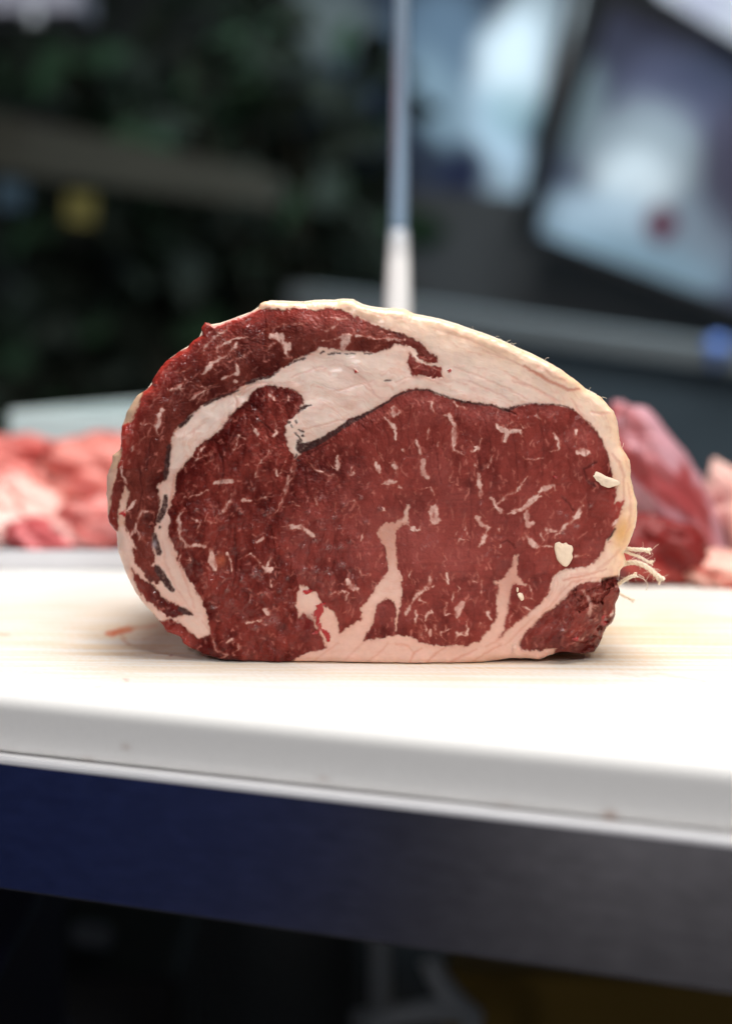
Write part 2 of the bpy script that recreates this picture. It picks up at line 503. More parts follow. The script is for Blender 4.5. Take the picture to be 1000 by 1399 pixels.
# marbling: (width, points)
MARB = [
(3,[(340,460),(324,462),(308,467),(296,475),(296,482)]),(4,[(324,468),(316,480),(300,490),(288,498),(280,510),(276,511)]),(9,[(288,499),(284,505)]),(3,[(260,501),(246,510)]),(3,[(310,451),(292,462),(284,470),(278,482)]),(4,[(254,518),(244,528),(248,534)]),(3,[(244,528),(230,534)]),(4,[(324,500),(326,509),(312,514),(304,518)]),(2.5,[(288,527),(284,532),(272,528)]),(2,[(334,480),(332,488),(326,489)]),(5,[(321,521),(323,521)]),
(3,[(380,468),(368,474),(364,480),(368,483)]),(6,[(390,480),(396,489)]),(3,[(352,460),(340,464)]),(2,[(352,458),(368,448),(386,443),(420,440)]),(4,[(458,446),(450,448),(443,453)]),(9,[(480,457),(474,460),(470,470),(468,479)]),(2,[(480,457),(460,462),(440,466)]),(3,[(488,459),(510,462),(520,463),(540,462)]),(1.5,[(518,454),(540,458)]),(2,[(518,472),(512,476)]),(2,[(454,434),(468,436),(476,434)]),(4,[(540,464),(552,465)]),(1.5,[(565,502),(570,494),(580,498)]),(1.3,[(584,499),(596,506),(603,508)]),
(5,[(222,560),(217,572),(213,588)]),(2.5,[(260,547),(272,538),(280,534)]),(4,[(193,577),(195,581)]),(5,[(182,610),(181,616)]),(1.5,[(182,610),(192,600),(198,596),(206,594)]),(2.5,[(280,610),(272,618),(268,628),(278,623),(290,621)]),(3,[(280,634),(292,628)]),(3,[(326,595),(323,606),(319,616)]),(9,[(294,660),(306,657),(316,658)]),(3,[(166,638),(166,648),(174,662)]),
(2.5,[(366,610),(365,620),(355,632),(348,652)]),(6,[(377,641),(379,650)]),(2,[(390,632),(386,642)]),(6,[(378,590),(374,594)]),(7,[(350,588),(352,594)]),(4,[(368,540),(374,545)]),(4,[(393,543),(393,547)]),(2,[(386,554),(383,560)]),(5,[(460,622),(462,632),(460,642)]),(3,[(418,628),(428,640),(450,651),(456,650)]),(3,[(518,618),(524,630)]),(6,[(514,633),(519,645)]),(4,[(478,650),(484,646)]),(6,[(522,660),(540,658)]),(4,[(526,570),(534,580),(540,586)]),(7,[(538,556),(538,568)]),(7,[(538,636),(540,642)]),
(6,[(540,556),(546,562),(540,568)]),(4,[(590,550),(594,564)]),(3,[(606,567),(614,568)]),(6,[(614,568),(619,578),(621,594),(619,612)]),(5,[(619,612),(628,618)]),(4,[(620,550),(636,559)]),(3,[(585,586),(584,600)]),(6,[(568,602),(571,610),(573,620)]),(10,[(578,629),(578,646),(584,654)]),(3,[(619,638),(615,650),(615,660)]),(6,[(654,648),(654,658),(657,668),(656,680)]),(6,[(648,611),(654,612),(646,617)]),(4,[(658,599),(656,608)]),(4,[(674,622),(670,634),(666,638)]),(6,[(680,582),(692,588),(690,602)]),(6,[(692,590),(710,588),(714,596)]),(3,[(696,578),(700,576)]),(3,[(710,580),(716,585)]),(3,[(734,566),(740,574)]),(2,[(720,652),(712,662)]),(2,[(718,628),(740,626)]),(4,[(648,634),(650,638)]),(4,[(599,604),(598,610)]),(3,[(608,626),(612,630)]),(4,[(540,584),(540,600)]),(4,[(551,614),(553,618)]),(4,[(540,632),(540,646)]),(4,[(587,666),(590,670)]),(4,[(545,664),(550,666)]),
(4,[(757,592),(762,600),(764,614)]),(5,[(788,589),(787,594)]),(2,[(786,604),(788,607)]),(6,[(700,699),(716,694),(730,680),(744,668),(756,662),(759,670)]),(6,[(720,700),(720,710)]),(5,[(699,671),(701,673)]),(4,[(798,690),(788,702),(784,708)]),(5,[(794,700),(784,710),(770,720),(760,730)]),(5,[(746,723),(758,726)]),(4,[(760,730),(758,736)]),(4,[(720,732),(728,746),(740,746),(754,746)]),(4,[(740,730),(742,738)]),(6,[(838,718),(844,710)]),(5,[(786,760),(800,757)]),
(3,[(172,698),(180,692),(185,683)]),(4,[(177,733),(186,720),(188,708),(194,698),(200,699)]),(2.5,[(200,699),(210,700)]),(3.5,[(187,724),(192,736),(201,742)]),(5,[(246,700),(244,712),(246,734),(256,746),(280,746)]),(9,[(288,750),(290,766),(294,778)]),(5,[(310,756),(316,766),(316,780)]),(5,[(316,685),(304,698)]),(2,[(304,698),(296,706),(296,714),(280,712)]),(7,[(332,684),(342,684)]),(2,[(284,670),(268,676),(258,680)]),(4,[(247,758),(246,766)]),(3,[(259,763),(260,767)]),(2,[(262,708),(274,714),(268,724)]),
(6,[(355,682),(363,678)]),(7,[(351,741),(360,735)]),(9,[(360,774),(366,779),(371,777)]),(3,[(344,756),(356,769)]),(3,[(370,764),(366,772)]),(6,[(398,719),(408,720)]),(8,[(410,720),(418,724),(427,732)]),(2,[(400,685),(408,690)]),(3,[(430,678),(431,686),(438,696)]),(3,[(458,686),(458,700)]),(2,[(468,696),(484,684),(492,692)]),(4,[(478,706),(488,702)]),(4,[(494,730),(494,740)]),(4,[(525,695),(527,697)]),(4,[(490,778),(494,786)]),(3,[(474,792),(476,798)]),
(4,[(556,714),(566,726),(573,724)]),(4,[(590,668),(592,676)]),(8,[(670,680),(678,694)]),(6,[(678,694),(688,698)]),(4,[(680,688),(692,676),(704,672),(714,662)]),(5,[(650,706),(666,722),(664,732),(654,746)]),(4,[(636,712),(636,724)]),(3,[(628,736),(623,746)]),(8,[(696,702),(714,698),(724,684),(740,678)]),(7,[(717,704),(722,718),(728,714)]),(3,[(682,718),(682,728)]),(4,[(684,743),(682,748)]),(4,[(714,736),(720,732)]),(4,[(722,734),(730,746),(740,744)]),(2,[(610,764),(604,770)]),(4,[(609,784),(612,798)]),(3,[(588,790),(586,800)]),(4,[(562,780),(559,788)]),
(5,[(588,788),(586,800),(574,810),(560,826),(554,840)]),(4,[(586,802),(593,801)]),(3,[(574,820),(580,823)]),(3,[(619,808),(620,818)]),(8,[(632,824),(626,832),(625,842)]),(3,[(610,824),(607,840)]),(5,[(568,836),(566,854)]),(4,[(589,836),(583,840),(582,848)]),(4,[(581,856),(582,862)]),(4,[(588,862),(588,868)]),(3,[(594,854),(593,864)]),(3,[(610,854),(609,862)]),(4,[(602,863),(603,868)]),(3,[(576,858),(575,868)]),(4,[(620,874),(626,865),(636,868),(639,860),(637,850)]),(3,[(656,852),(654,858)]),(3,[(658,792),(658,810)]),(3,[(646,794),(652,795)]),(6,[(666,836),(672,846)]),(5,[(722,800),(726,808)]),(3,[(718,816),(726,817)]),(3,[(714,828),(724,834)]),(2.5,[(700,838),(696,854)]),
(6,[(796,808),(804,816),(808,826)]),(5,[(808,826),(806,842)]),(3,[(808,815),(824,810),(838,802),(846,800)]),(1.5,[(794,806),(780,812),(774,826)]),(1.6,[(786,882),(804,866),(826,847),(841,832)]),(1.2,[(776,872),(798,854),(818,838)]),(1.2,[(796,862),(810,852)]),(1.4,[(770,884),(784,878)]),(1.2,[(806,880),(816,872)]),
(4,[(310,878),(320,874)]),(2,[(324,872),(326,888),(320,892)]),(3,[(288,866),(296,888),(312,896)]),(6,[(362,833),(366,840)]),(6,[(338,850),(358,848)]),(3,[(370,794),(370,802)]),(6,[(474,794),(478,802),(488,805)]),(4,[(452,812),(468,808),(478,810),(472,820)]),
(2.5,[(404,626),(396,646),(391,664),(386,684),(378,698),(372,704)]),(2,[(404,632),(400,650),(392,672)]),
]
DARK = [  # dark silverskin: lists of (x, y, width)
[(408,604,6),(411,612,14),(424,609,10),(440,601,8),(458,590,7),(478,576,7),(498,567,5),(512,559,4),(528,550,3),(540,542,2.5),(552,536,2),(570,532,2),(588,534,2),(606,540,2.2),(624,547,3),(652,552,3),(670,553,2.5),(684,558,3),(694,560,5),(708,554,2),(726,551,1.6),(740,552,1.6),(766,553,1.2),(784,560,1)],
[(337,524,4),(344,521,5),(352,518,4),(370,514,4),(380,507,2)],[(393,499,2.5),(398,496,3)],[(401,495,2.5),(406,492,3)],[(409,492,2.5),(416,489,3)],[(438,482,3),(442,480,3)],[(449,484,2.5),(457,482,3)],[(460,482,1.5),(465,482,1.5)],[(472,483,1.3),(475,483,1.3)],[(478,483,1.3),(484,483,1.5)],[(498,483,1.5),(508,483,1.5)],
[(326,533,2),(310,539,3),(292,546,4),(280,552,5)],[(262,567,3),(252,578,6),(246,582,5)],[(231,609,5),(229,628,7),(227,645,8),(226,653,5)],[(226,678,6),(225,692,8),(220,705,8),(216,712,5)],[(218,720,4),(218,721,4)],[(211,731,6),(213,742,8),(217,755,8)],[(215,777,9),(222,788,11),(230,799,9),(236,806,6)],[(246,832,7),(254,836,8),(262,840,4)],[(408,561,2),(416,556,5),(425,553,2)],[(393,577,4),(395,577,4)],[(398,581,2.5),(399,583,2.5)],[(404,575,2.5),(405,578,2.5)],[(403,591,2),(408,596,3),(412,602,4)],[(409,587,2.5),(415,590,3)],[(414,595,4),(415,596,4)],[(405,622,3),(403,626,2)],[(407,628,3),(409,629,2)],[(526,520,2.5),(534,519,1.5)],[(840,722,2),(836,730,3),(831,738,2)]]
CRACK = [(3,[(764,782),(772,779),(784,778)]),(2.2,[(758,790),(754,806),(746,818)]),(3,[(797,641),(806,637),(814,631)]),(1.6,[(768,678),(777,688),(784,699)]),(2,[(797,642),(802,656),(812,664)]),(1.5,[(684,742),(694,738),(704,748)]),(2,[(838,676),(839,680)]),(1.5,[(690,560),(704,566)]),
 (1.6,[(410,600),(420,622),(436,612),(450,604)]),(1.2,[(660,570),(668,600),(674,640),(672,668)]),(1.2,[(560,556),(556,590),(560,620)]),(1.2,[(700,590),(706,640),(708,670)]),(1.2,[(540,676),(552,700)]),(1.4,[(300,620),(306,640),(300,666)]),(1.3,[(350,570),(362,580),(372,590)]),(1.2,[(456,690),(458,760),(450,790)]),(1.2,[(380,740),(384,800),(388,860)]),(1.4,[(320,720),(322,770),(318,800)]),(1.2,[(640,640),(644,700),(640,760)]),(1.2,[(596,620),(602,660)]),(1.2,[(734,560),(742,600),(740,650)]),
 (2.6,[(352,522),(340,527),(326,540)]),(1.4,[(190,640),(194,670),(188,700)]),(1.4,[(205,600),(200,640)])]
# folds and pink seams in the fat (width, strength, points)
FOLD = [(3.5,1.0,[(716,500),(740,514),(760,525),(776,532),(791,531)]),(2,.5,[(700,520),(726,528),(748,540),(764,548)]),(2,.4,[(690,508),(716,524),(740,536)]),(2,.4,[(660,480),(690,490),(716,500)]),(1.5,.4,[(398,516),(416,508),(440,500)]),(1.3,.5,[(414,587),(436,582),(470,572)]),(1.5,.35,[(456,534),(486,526),(510,520)]),(1.5,.4,[(540,522),(556,516),(580,516),(600,524)]),(2.5,.6,[(836,620),(846,632),(852,650),(852,690)]),(3,.6,[(808,563),(822,566),(832,564)]),(2,.5,[(780,545),(790,560),(798,570)]),
 (2,.7,[(560,905),(566,892),(576,886)]),(2,.7,[(584,904),(596,892),(610,884)]),(2,.6,[(612,908),(630,896),(650,888)]),(2,.6,[(646,904),(664,892),(684,882)]),(2,.5,[(690,882),(710,862),(730,842)]),(2,.5,[(664,884),(680,874),(690,862)]),(1.6,.5,[(500,905),(520,890),(530,878)]),(1.6,.4,[(470,902),(490,884),(500,874)]),(1.6,.5,[(430,902),(446,890),(462,880)]),(2,.5,[(540,880),(556,882),(564,890)]),
 (2,.8,[(770,792),(782,790),(800,786),(828,778)]),(2,.6,[(764,812),(780,796),(800,792),(826,788)]),(2,.5,[(816,776),(836,764),(848,750)]),(1.6,.5,[(780,786),(810,782),(830,770),(844,752)]),(1.6,.5,[(740,838),(760,820),(770,800)]),(2,.5,[(240,760),(252,790),(266,830)]),(1.6,.4,[(222,740),(226,770),(240,800),(262,836)]),(1.6,.5,[(320,537),(324,550),(320,560)]),(1.6,.5,[(330,540),(352,524),(372,522)]),(2,.6,[(238,650),(236,670),(232,690)]),(1.2,.5,[(276,848),(286,862)]),(1.5,.5,[(500,425),(540,434),(570,438)]),(1.6,.35,[(470,500),(486,508),(500,520),(512,540)]),(1.6,.4,[(620,500),(650,512),(690,530),(720,545)]),(1.8,.4,[(640,520),(670,534),(700,548)]),(1.6,.35,[(590,448),(630,460),(670,478),(700,494)]),(2,.45,[(735,500),(756,514),(772,520)]),(1.6,.4,[(846,600),(852,620),(858,640)]),(2,.5,[(858,660),(862,690),(860,716),(852,740)]),(1.6,.4,[(250,600),(262,590),(280,578)]),(1.4,.35,[(500,530),(520,545)])]
BSM = [([7, 5], [(416, 809), (424, 807)]), ([4, 11, 9, 4], [(442, 826), (437, 833), (434, 840), (432, 846)]), ([4, 5, 4], [(434, 848), (438, 856), (437, 862)]), ([2, 6, 4], [(439, 858), (445, 866), (448, 873)]), ([2, 5, 2], [(428, 866), (433, 864), (436, 860)])]
BLOOD = [(486,506,2.4,2.4),(615,506,2,2),(758,652,2.5,2),(826,847,5,8),(836,838,3,4),(787,874,4,3),(168,702,3,6),(847,790,2,4)]

GLINT = [(437,680,4),(369,697,5),(362,703,3),(467,772,5),(447,778,4),(415,777,3),(432,780,4),(449,748,5),(466,747,4),(348,785,5),(373,847,7),(366,851,4),(349,858,4),(382,806,3),(451,811,3),(440,828,4),(437,836,4),(418,808,4),(421,699,3),(452,783,3),(470,690,3),(457,706,3),(492,680,3),(430,738,3),(478,740,3),(346,560,3),(342,553,4),(352,574,3),(346,668,3),(344,720,3),(356,790,3),(300,700,3),(322,690,3),(284,684,3),(268,696,3),(310,806,3),(330,792,3),(290,830,3),(342,822,3),(360,812,3),(400,760,3),(412,745,3),(392,790,3),(500,712,3),(520,696,3),(788,718,4),(774,706,3),(764,700,3),(770,728,3),(806,690,3),(336,448,4),(268,470,4),(212,524,3),(770,862,3),(806,846,3),(330,700,3),(316,822,3),(246,716,3),(252,724,3)]


def build_fields():
    x0, x1, y0, y1 = 125, 900, 385, 930
    W, H = x1 - x0, y1 - y0
    gx, gy = np.meshgrid(np.arange(x0, x1, dtype=np.float64), np.arange(y0, y1, dtype=np.float64))

    def seg_d(X, Y, a, b):
        ax, ay = a; bx, by = b
        dx, dy = bx - ax, by - ay
        t = np.clip(((X - ax) * dx + (Y - ay) * dy) / (dx * dx + dy * dy + 1e-9), 0, 1)
        return np.hypot(X - ax - t * dx, Y - ay - t * dy), t

    def poly_sd(P):
        d = np.full(gx.shape, 1e9)
        ins = np.zeros(gx.shape, bool)
        n = len(P)
        for i in range(n):
            a, b = P[i], P[(i + 1) % n]
            dd, _ = seg_d(gx, gy, a, b)
            np.minimum(d, dd, out=d)
            c = ((a[1] > gy) != (b[1] > gy)) & (gx < (b[0] - a[0]) * (gy - a[1]) / (b[1] - a[1] + 1e-12) + a[0])
            ins ^= c
        return np.where(ins, -d, d)

    def stroke(Fd, pts, w_, amp, soft=1.3, mode='max'):
        xs = [p[0] for p in pts]; ys = [p[1] for p in pts]
        m = max(w_ if np.isscalar(w_) else max(w_), 1) + 6
        i0 = max(0, int(min(xs) - m - x0)); i1 = min(W, int(max(xs) + m - x0) + 1)
        j0 = max(0, int(min(ys) - m - y0)); j1 = min(H, int(max(ys) + m - y0) + 1)
        if i1 <= i0 or j1 <= j0:
            return
        X = gx[j0:j1, i0:i1]; Y = gy[j0:j1, i0:i1]
        best = np.full(X.shape, 1e9)
        for k in range(len(pts) - 1):
            d, t = seg_d(X, Y, pts[k][:2], pts[k + 1][:2])
            wa, wb = (w_, w_) if np.isscalar(w_) else (w_[k], w_[k + 1])
            best = np.minimum(best, d - 0.5 * (wa + (wb - wa) * t))
        c = amp * (1 - sstep(-soft * 0.6, soft, best))
        Fd[j0:j1, i0:i1] = np.maximum(Fd[j0:j1, i0:i1], c)

    fat = np.minimum(poly_sd(FAT_A), np.minimum(poly_sd(FAT_B), poly_sd(FAT_C)))
    for p in FAT_D:
        fat = np.minimum(fat, poly_sd(p))
    for p in LEAN_OVER:
        fat = np.maximum(fat, -poly_sd(p))
    marb = np.zeros(gx.shape)
    for p in FAT_BLOB:
        marb = np.maximum(marb, 1 - sstep(-1.9, 3.2, poly_sd(p)))
    for w_, pts in MARB:
        if w_ < 7:
            np_ = [pts[0]]
            for a_, b_ in zip(pts[:-1], pts[1:]):
                L_ = math.hypot(b_[0] - a_[0], b_[1] - a_[1])
                nn_ = max(1, int(L_ / 5))
                for q_ in range(1, nn_):
                    np_.append((a_[0] + (b_[0] - a_[0]) * q_ / nn_ + random.gauss(0, .8), a_[1] + (b_[1] - a_[1]) * q_ / nn_ + random.gauss(0, .8)))
                np_.append(b_)
            pts = np_
        ws = [w_ * random.uniform(0.40, 1.45) for _ in pts]
        ws[-1] *= 0.6; ws[0] *= 0.75
        stroke(marb, pts, ws, min(1.0, random.uniform(.50, .84) + 0.065 * w_), 3.4)
    r4 = random.Random(9)
    for w_, pts in MARB:
        for p_ in pts:
            if r4.random() < .62:
                a_ = r4.uniform(0, 6.28); L_ = r4.uniform(6, 22); q_ = [p_]
                for _ in range(3):
                    a_ += r4.gauss(0, .5)
                    q_.append((q_[-1][0] + L_ / 3 * math.cos(a_), q_[-1][1] + L_ / 3 * math.sin(a_)))
                stroke(marb, q_, [min(w_, 3) * .7, 1.3, .8, .2], r4.uniform(.5, .85), 2.4)
    # fine flecks: too many to trace
    fine = np.zeros(gx.shape)
    r2 = random.Random(5)
    for k in range(1500):
        cx, cy = r2.uniform(160, 850), r2.uniform(440, 900)
        if cx > 430:
            a = math.pi / 2 + r2.gauss(0, 0.35)
            L = r2.uniform(.8, 4) if r2.random() < .85 else r2.uniform(4, 9)
        elif cx < 330 and cy < 640:
            a = math.atan2(-(cx - 430), (cy - 720)) + r2.gauss(0, 0.3)
            L = r2.uniform(2, 7)
        else:
            a = r2.uniform(0, math.pi)
            L = r2.uniform(.8, 4.5)
        p = []
        for s in (-1, -0.3, 0.4, 1):
            p.append((cx + math.cos(a) * L * s + r2.gauss(0, .8), cy + math.sin(a) * L * s + r2.gauss(0, .8)))
        stroke(fine, p, [0.3, r2.uniform(.8, 2.3), r2.uniform(.6, 1.9), 0.3], r2.uniform(.25, .62) if r2.random() < .8 else r2.uniform(.6, 1.0), 1.3)
    dark = np.zeros(gx.shape)
    for L in DARK:
        stroke(dark, L, [q[2] * (.95 if q[2] > 4.5 else .75) for q in L], .95, 1.5)
    crack = np.zeros(gx.shape)
    for w_, pts in CRACK:
        stroke(crack, pts, [w_] * len(pts), 1.0 if w_ > 1.25 else .55, 1.6)
    fold = np.zeros(gx.shape)
    for w_, amp, pts in FOLD:
        stroke(fold, pts, [w_ * .6] + [w_] * (len(pts) - 2) + [w_ * .5], amp, 2.6)
    blood = np.zeros(gx.shape)
    for bx, by, rx, ry in BLOOD:
        blood = np.maximum(blood, np.exp(-(((gx - bx) / rx) ** 2 + ((gy - by) / ry) ** 2) ** 1.4))
    for ws_, pts_ in BSM:
        stroke(blood, pts_, ws_, 1.0, 3.0)
    glint = np.zeros(gx.shape)
    for bx, by, r_ in GLINT:
        glint = np.maximum(glint, np.exp(-(((gx - bx) / r_) ** 2 + ((gy - by) / (r_ * .8)) ** 2)))
    fields = dict(glint=glint, fat=fat, marb=marb, fine=fine, dark=dark, crack=crack, fold=fold, blood=blood)

    def sample(name, X, Y):
        G = fields[name]
        u = np.clip(X - x0, 0, W - 1.001); v = np.clip(Y - y0, 0, H - 1.001)
        i = u.astype(int); j = v.astype(int)
        fu, fv = u - i, v - j
        return (G[j, i] * (1 - fu) + G[j, i + 1] * fu) * (1 - fv) + (G[j + 1, i] * (1 - fu) + G[j + 1, i + 1] * fu) * fv
    return sample


def build_roast():
    sample = build_fields()
    NT, NR = 1500, 325
    # outline as radius over angle
    P = np.array(OUTLINE, float)
    Q = np.concatenate([P, P[:1]])
    seg = np.hypot(*np.diff(Q, axis=0).T)
    s = np.concatenate([[0], np.cumsum(seg)])
    ss = np.linspace(0, s[-1], 4000, endpoint=False)
    ox = np.interp(ss, s, Q[:, 0]); oy = np.interp(ss, s, Q[:, 1])
    for _ in range(6):
        ox = 0.25 * np.roll(ox, 1) + 0.5 * ox + 0.25 * np.roll(ox, -1)
        oy = 0.25 * np.roll(oy, 1) + 0.5 * oy + 0.25 * np.roll(oy, -1)
    ang = np.arctan2(oy - CY, ox - CX); rad = np.hypot(ox - CX, oy - CY)
    o = np.argsort(ang)
    ang, rad = ang[o], rad[o]
    ang = np.concatenate([ang - 2 * np.pi, ang, ang + 2 * np.pi]); rad = np.tile(rad, 3)
    th = np.linspace(-np.pi, np.pi, NT, endpoint=False)
    rr = np.interp(th, ang, rad)
    jag = (fbm(np.cos(th) * 40 + 50, np.sin(th) * 40 + 50, 77, 3) - .5) * 2.4
    rr = rr + jag
    # ---- front sheet
    u = np.linspace(0, 1, NR)
    u = 1 - (1 - u) ** 1.08
    u[0] = 0.002
    RX = CX + np.outer(u, rr * np.cos(th)); RY = CY + np.outer(u, rr * np.sin(th))
    edge = (1 - u)[:, None] * rr[None, :]              # distance to the rim in px
    X, Y = RX.ravel(), RY.ravel()
    E = edge.ravel()
    n1 = fbm(X / 9, Y / 9, 1, 2) - .5; n2 = fbm(X / 9, Y / 9, 2, 2) - .5
    n3 = fbm(X / 3, Y / 3, 3, 2) - .5; n4 = fbm(X / 3, Y / 3, 4, 2) - .5
    wx, wy = X + 2.4 * n1 + 1.6 * n3, Y + 2.4 * n2 + 1.6 * n4
    m1 = fbm(X / 20, Y / 20, 5, 2) - .5; m2 = fbm(X / 20, Y / 20, 6, 2) - .5
    fsd = sample('fat', X + 3 * m1 + 3.4 * n1 + 3.0 * n3, Y + 3 * m2 + 3.4 * n2 + 3.0 * n4)
    fsd = fsd + np.exp(-np.abs(fsd) / 7.0) * 4.0 * (fbm(X / 4.0, Y / 7.0, 9, 2) - .5)
    fat = 1 - sstep(-1.5, 1.7, fsd)
    marb = sample('marb', X + 3.6 * n1 + 2.4 * n3, Y + 3.6 * n2 + 2.4 * n4)
    rag = .55 * (fbm(X / 3.2, Y / 4.5, 7, 2) - .5) + .5 * (fbm(X / 9, Y / 9, 8, 2) - .5)
    mraw = marb
    marb = sstep(.26, 1.06, marb + rag)
    fine = sample('fine', wx, wy)
    dark = sample('dark', X + 1.2 * n1 + 2.2 * n3, Y + 1.2 * n2 + 2.2 * n4)
    crack = sample('crack', wx, wy)
    fold = sample('fold', X + 3 * n1 + 1.5 * n3, Y + 3 * n2 + 1.5 * n4)
    blood = sample('blood', X + 6 * n1 + 4 * n3, Y + 6 * n2 + 4 * n4)
    blood = sstep(.25, .85, blood + .5 * (fbm(X / 3, Y / 4, 12, 2) - .5) * (blood > .02))
    lean = 1 - fat
    glint = sample('glint', X + 4 * n3, Y + 4 * n4)
    # muscle zones
    seam = np.interp(Y, [400, 530, 580, 620, 704, 760, 800, 930], [415, 415, 392, 402, 374, 398, 408, 400])
    eye = X > seam
    capcut = np.interp(X, [140, 205, 232, 262, 300, 340, 400, 440, 520, 610], [900, 790, 600, 566, 542, 522, 496, 478, 481, 490])
    cap = ((Y < capcut) & (X < 600)) | (X < 226)
    low = (X > 700) & (Y > np.interp(X, [700, 720, 768, 794, 850], [880, 860, 818, 794, 786]))
    round_ = ((X - 376) / 42) ** 2 + ((Y - 552) / 30) ** 2 < 1
    inner = ~eye & ~cap
    left = np.clip(1 - (X - 380) / 160, 0, 1)
    # grain: bundles of fibres
    ux, uy = X + 5 * n1, Y + 5 * n2
    f1, f2, cid = worley(ux / 9.0, uy / 12.0, 21)
    g1, g2, gid = worley(ux / 3.6, uy / 4.2, 33)
    b1, b2, bid = worley((ux + 7 * (fbm(X / 30, Y / 30, 14, 2) - .5)) / 21.0, (uy + X * .12) / 40.0, 61)
    bs = 1 - sstep(0.0, 0.20, b2 - b1)
    bs = bs * (.35 + .9 * fbm(X / 35, Y / 35, 15, 2)) * (~cap * .6 + .4)
    ce = sstep(0.0, 0.35, f2 - f1); ge = sstep(0.0, 0.30, g2 - g1)
    big = fbm(X / 60, Y / 60, 51, 3)
    mid = fbm(X / 16, Y / 22, 52, 3)
    # ---- colour (the meat's own colour)
    c_lean = np.array(lin(130, 53, 46)); c_deep = np.array(lin(82, 20, 17))
    k = np.clip(0.20 + 1.5 * (mid - .5) + 1.2 * (big - .5) + 0.22 * (cid - .5) + 0.10 * (gid - .5) + 0.45 * (fbm(X / 5, Y / 8, 54, 2) - .5) + 0.06 * (1 - ce) + 0.24 * left, 0, 1)
    C = c_lean * (1 - k[:, None]) + c_deep * k[:, None]
    C = C * (1 + (.30 * (bid - .5) - .17 * bs)[:, None] * np.array((.8, 1.0, 1.0)))
    C[cap] *= np.array((0.74, 0.86, 0.78)); C[inner & ~cap] *= np.array((0.96, 0.88, 0.84)); C[low] *= np.array((0.88, 0.85, 0.8))
    # a paler pinkish middle to the eye
    pk = (np.exp(-(((X - 620) / 150) ** 2 + ((Y - 740) / 90) ** 2)) * .55 + .35 * sstep(.5, .72, fbm(X / 45, Y / 40, 17, 2))) * eye
    C = C * (1 - pk[:, None]) + np.array(lin(148, 72, 66)) * pk[:, None]
    # faint crossways cutting marks of the knife
    kn = (fbm(X / 160, Y / 2.6 + X / 60, 71, 2) - .5) * 0.20 * eye * (Y > 640)
    C = C * (1 + kn[:, None])
    # fresh red rim and outer ends, with light passing through the edge painted in
    rim = np.exp(-E / 15.0)
    redz = rim * ((X < 500) & (Y < 640)) * (0.6 + 0.9 * fbm(X / 14, Y / 14, 81, 2)) * lean
    redz = np.clip(redz + np.exp(-E / 8.0) * 0.5 * (X < 260) * lean + .5 * np.exp(-((X - 850) ** 2 / 200 + (Y - 690) ** 2 / 600)), 0, 1)
    C = C * (1 - redz[:, None]) + np.array((0.42, 0.040, 0.028)) * redz[:, None]
    pe = (1 - sstep(1.0, 3.5, E + 3 * n3)) * ((X > 285) & (X < 356) & (Y < 460))
    C = C * (1 - pe[:, None]) + np.array(lin(232, 170, 158)) * pe[:, None]
    # marbling
    c_marb = np.array(lin(222, 182, 170)) ; c_marb2 = np.array(lin(176, 98, 84))
    mm = np.clip(marb * (.86 + .6 * (fbm(X / 12, Y / 12, 57, 3) - .4)), 0, 1)
    cm = c_marb2[None, :] * (1 - mm[:, None] ** 2) + c_marb[None, :] * mm[:, None] ** 2
    mk = np.clip(mm * 1.05, 0, 1)[:, None]
    halo = (np.clip(mraw, 0, 1) * (1 - mm) * .35)[:, None]  # reddish edge round the marbling paints in light scattering through flesh
    C = C * (1 - halo) + np.array(lin(160, 72, 56)) * halo
    C = C * (1 - mk) + cm * mk
    fk = np.clip(fine * (.75 + .9 * (fbm(X / 40, Y / 40, 56, 2) - .35)), 0, 1)[:, None] * (1 - mk)
    C = C * (1 - fk) + np.array(lin(184, 108, 96)) * fk
    cr = np.clip(crack * 0.55, 0, 1)[:, None]
    C = C * (1 - cr) + np.array((0.075, 0.013, 0.012)) * cr
    # fat
    fn = fbm(X / 26, Y / 18, 91, 3); ff = fbm(X / 6, Y / 4, 92, 3)
    F = np.array(lin(238, 213, 200))[None, :] * (0.94 + 0.10 * fn[:, None])
    TH_ = np.arctan2(Y - CY, X - CX)
    strk = fbm(E / 3.2 + 3 * n1, TH_ * 9 + 2 * n2, 97, 3)
    pinkv = sstep(.42, .75, fbm(X / 34, Y / 20, 93, 3) * .6 + strk * .4)[:, None] * .42
    F = F * (1 - pinkv) + np.array(lin(224, 174, 156)) * pinkv
    cream = np.clip(np.exp(-E / 26.0) * (0.75 + .5 * fn) * ((X > 330)) * (Y < 800), 0, 1)  # creamier rim fat, with the backlight along the rim painted in
    F = F * (1 - cream[:, None]) + np.array(lin(248, 208, 172)) * cream[:, None]
    yel = np.clip(np.exp(-(((X - 850) / 16) ** 2 + ((Y - 728) / 26) ** 2)), 0, 1) * .9
    F = F * (1 - yel[:, None]) + np.array(lin(228, 176, 110)) * yel[:, None]
    yl = ((X < 200) & (Y < 720))[:, None] * .8
    F = F * (1 - yl) + np.array(lin(222, 186, 150)) * yl
    botf = np.clip(sstep(750, 860, Y) * (X > 390), 0, 1)[:, None] * .75
    F = F * (1 - botf) + np.array(lin(226, 176, 158)) * botf
    lf = ((X < 300) & (Y > 640))[:, None] * .65
    F = F * (1 - lf) + np.array(lin(216, 178, 164)) * lf
    vein = sstep(.54, .74, ff * .4 + strk * .6) * .28
    F = F * (1 - vein[:, None]) + np.array(lin(222, 168, 146)) * vein[:, None]
    fo = np.clip(fold * .85, 0, 1)[:, None]
    F = F * (1 - fo) + np.array(lin(204, 128, 106)) * fo
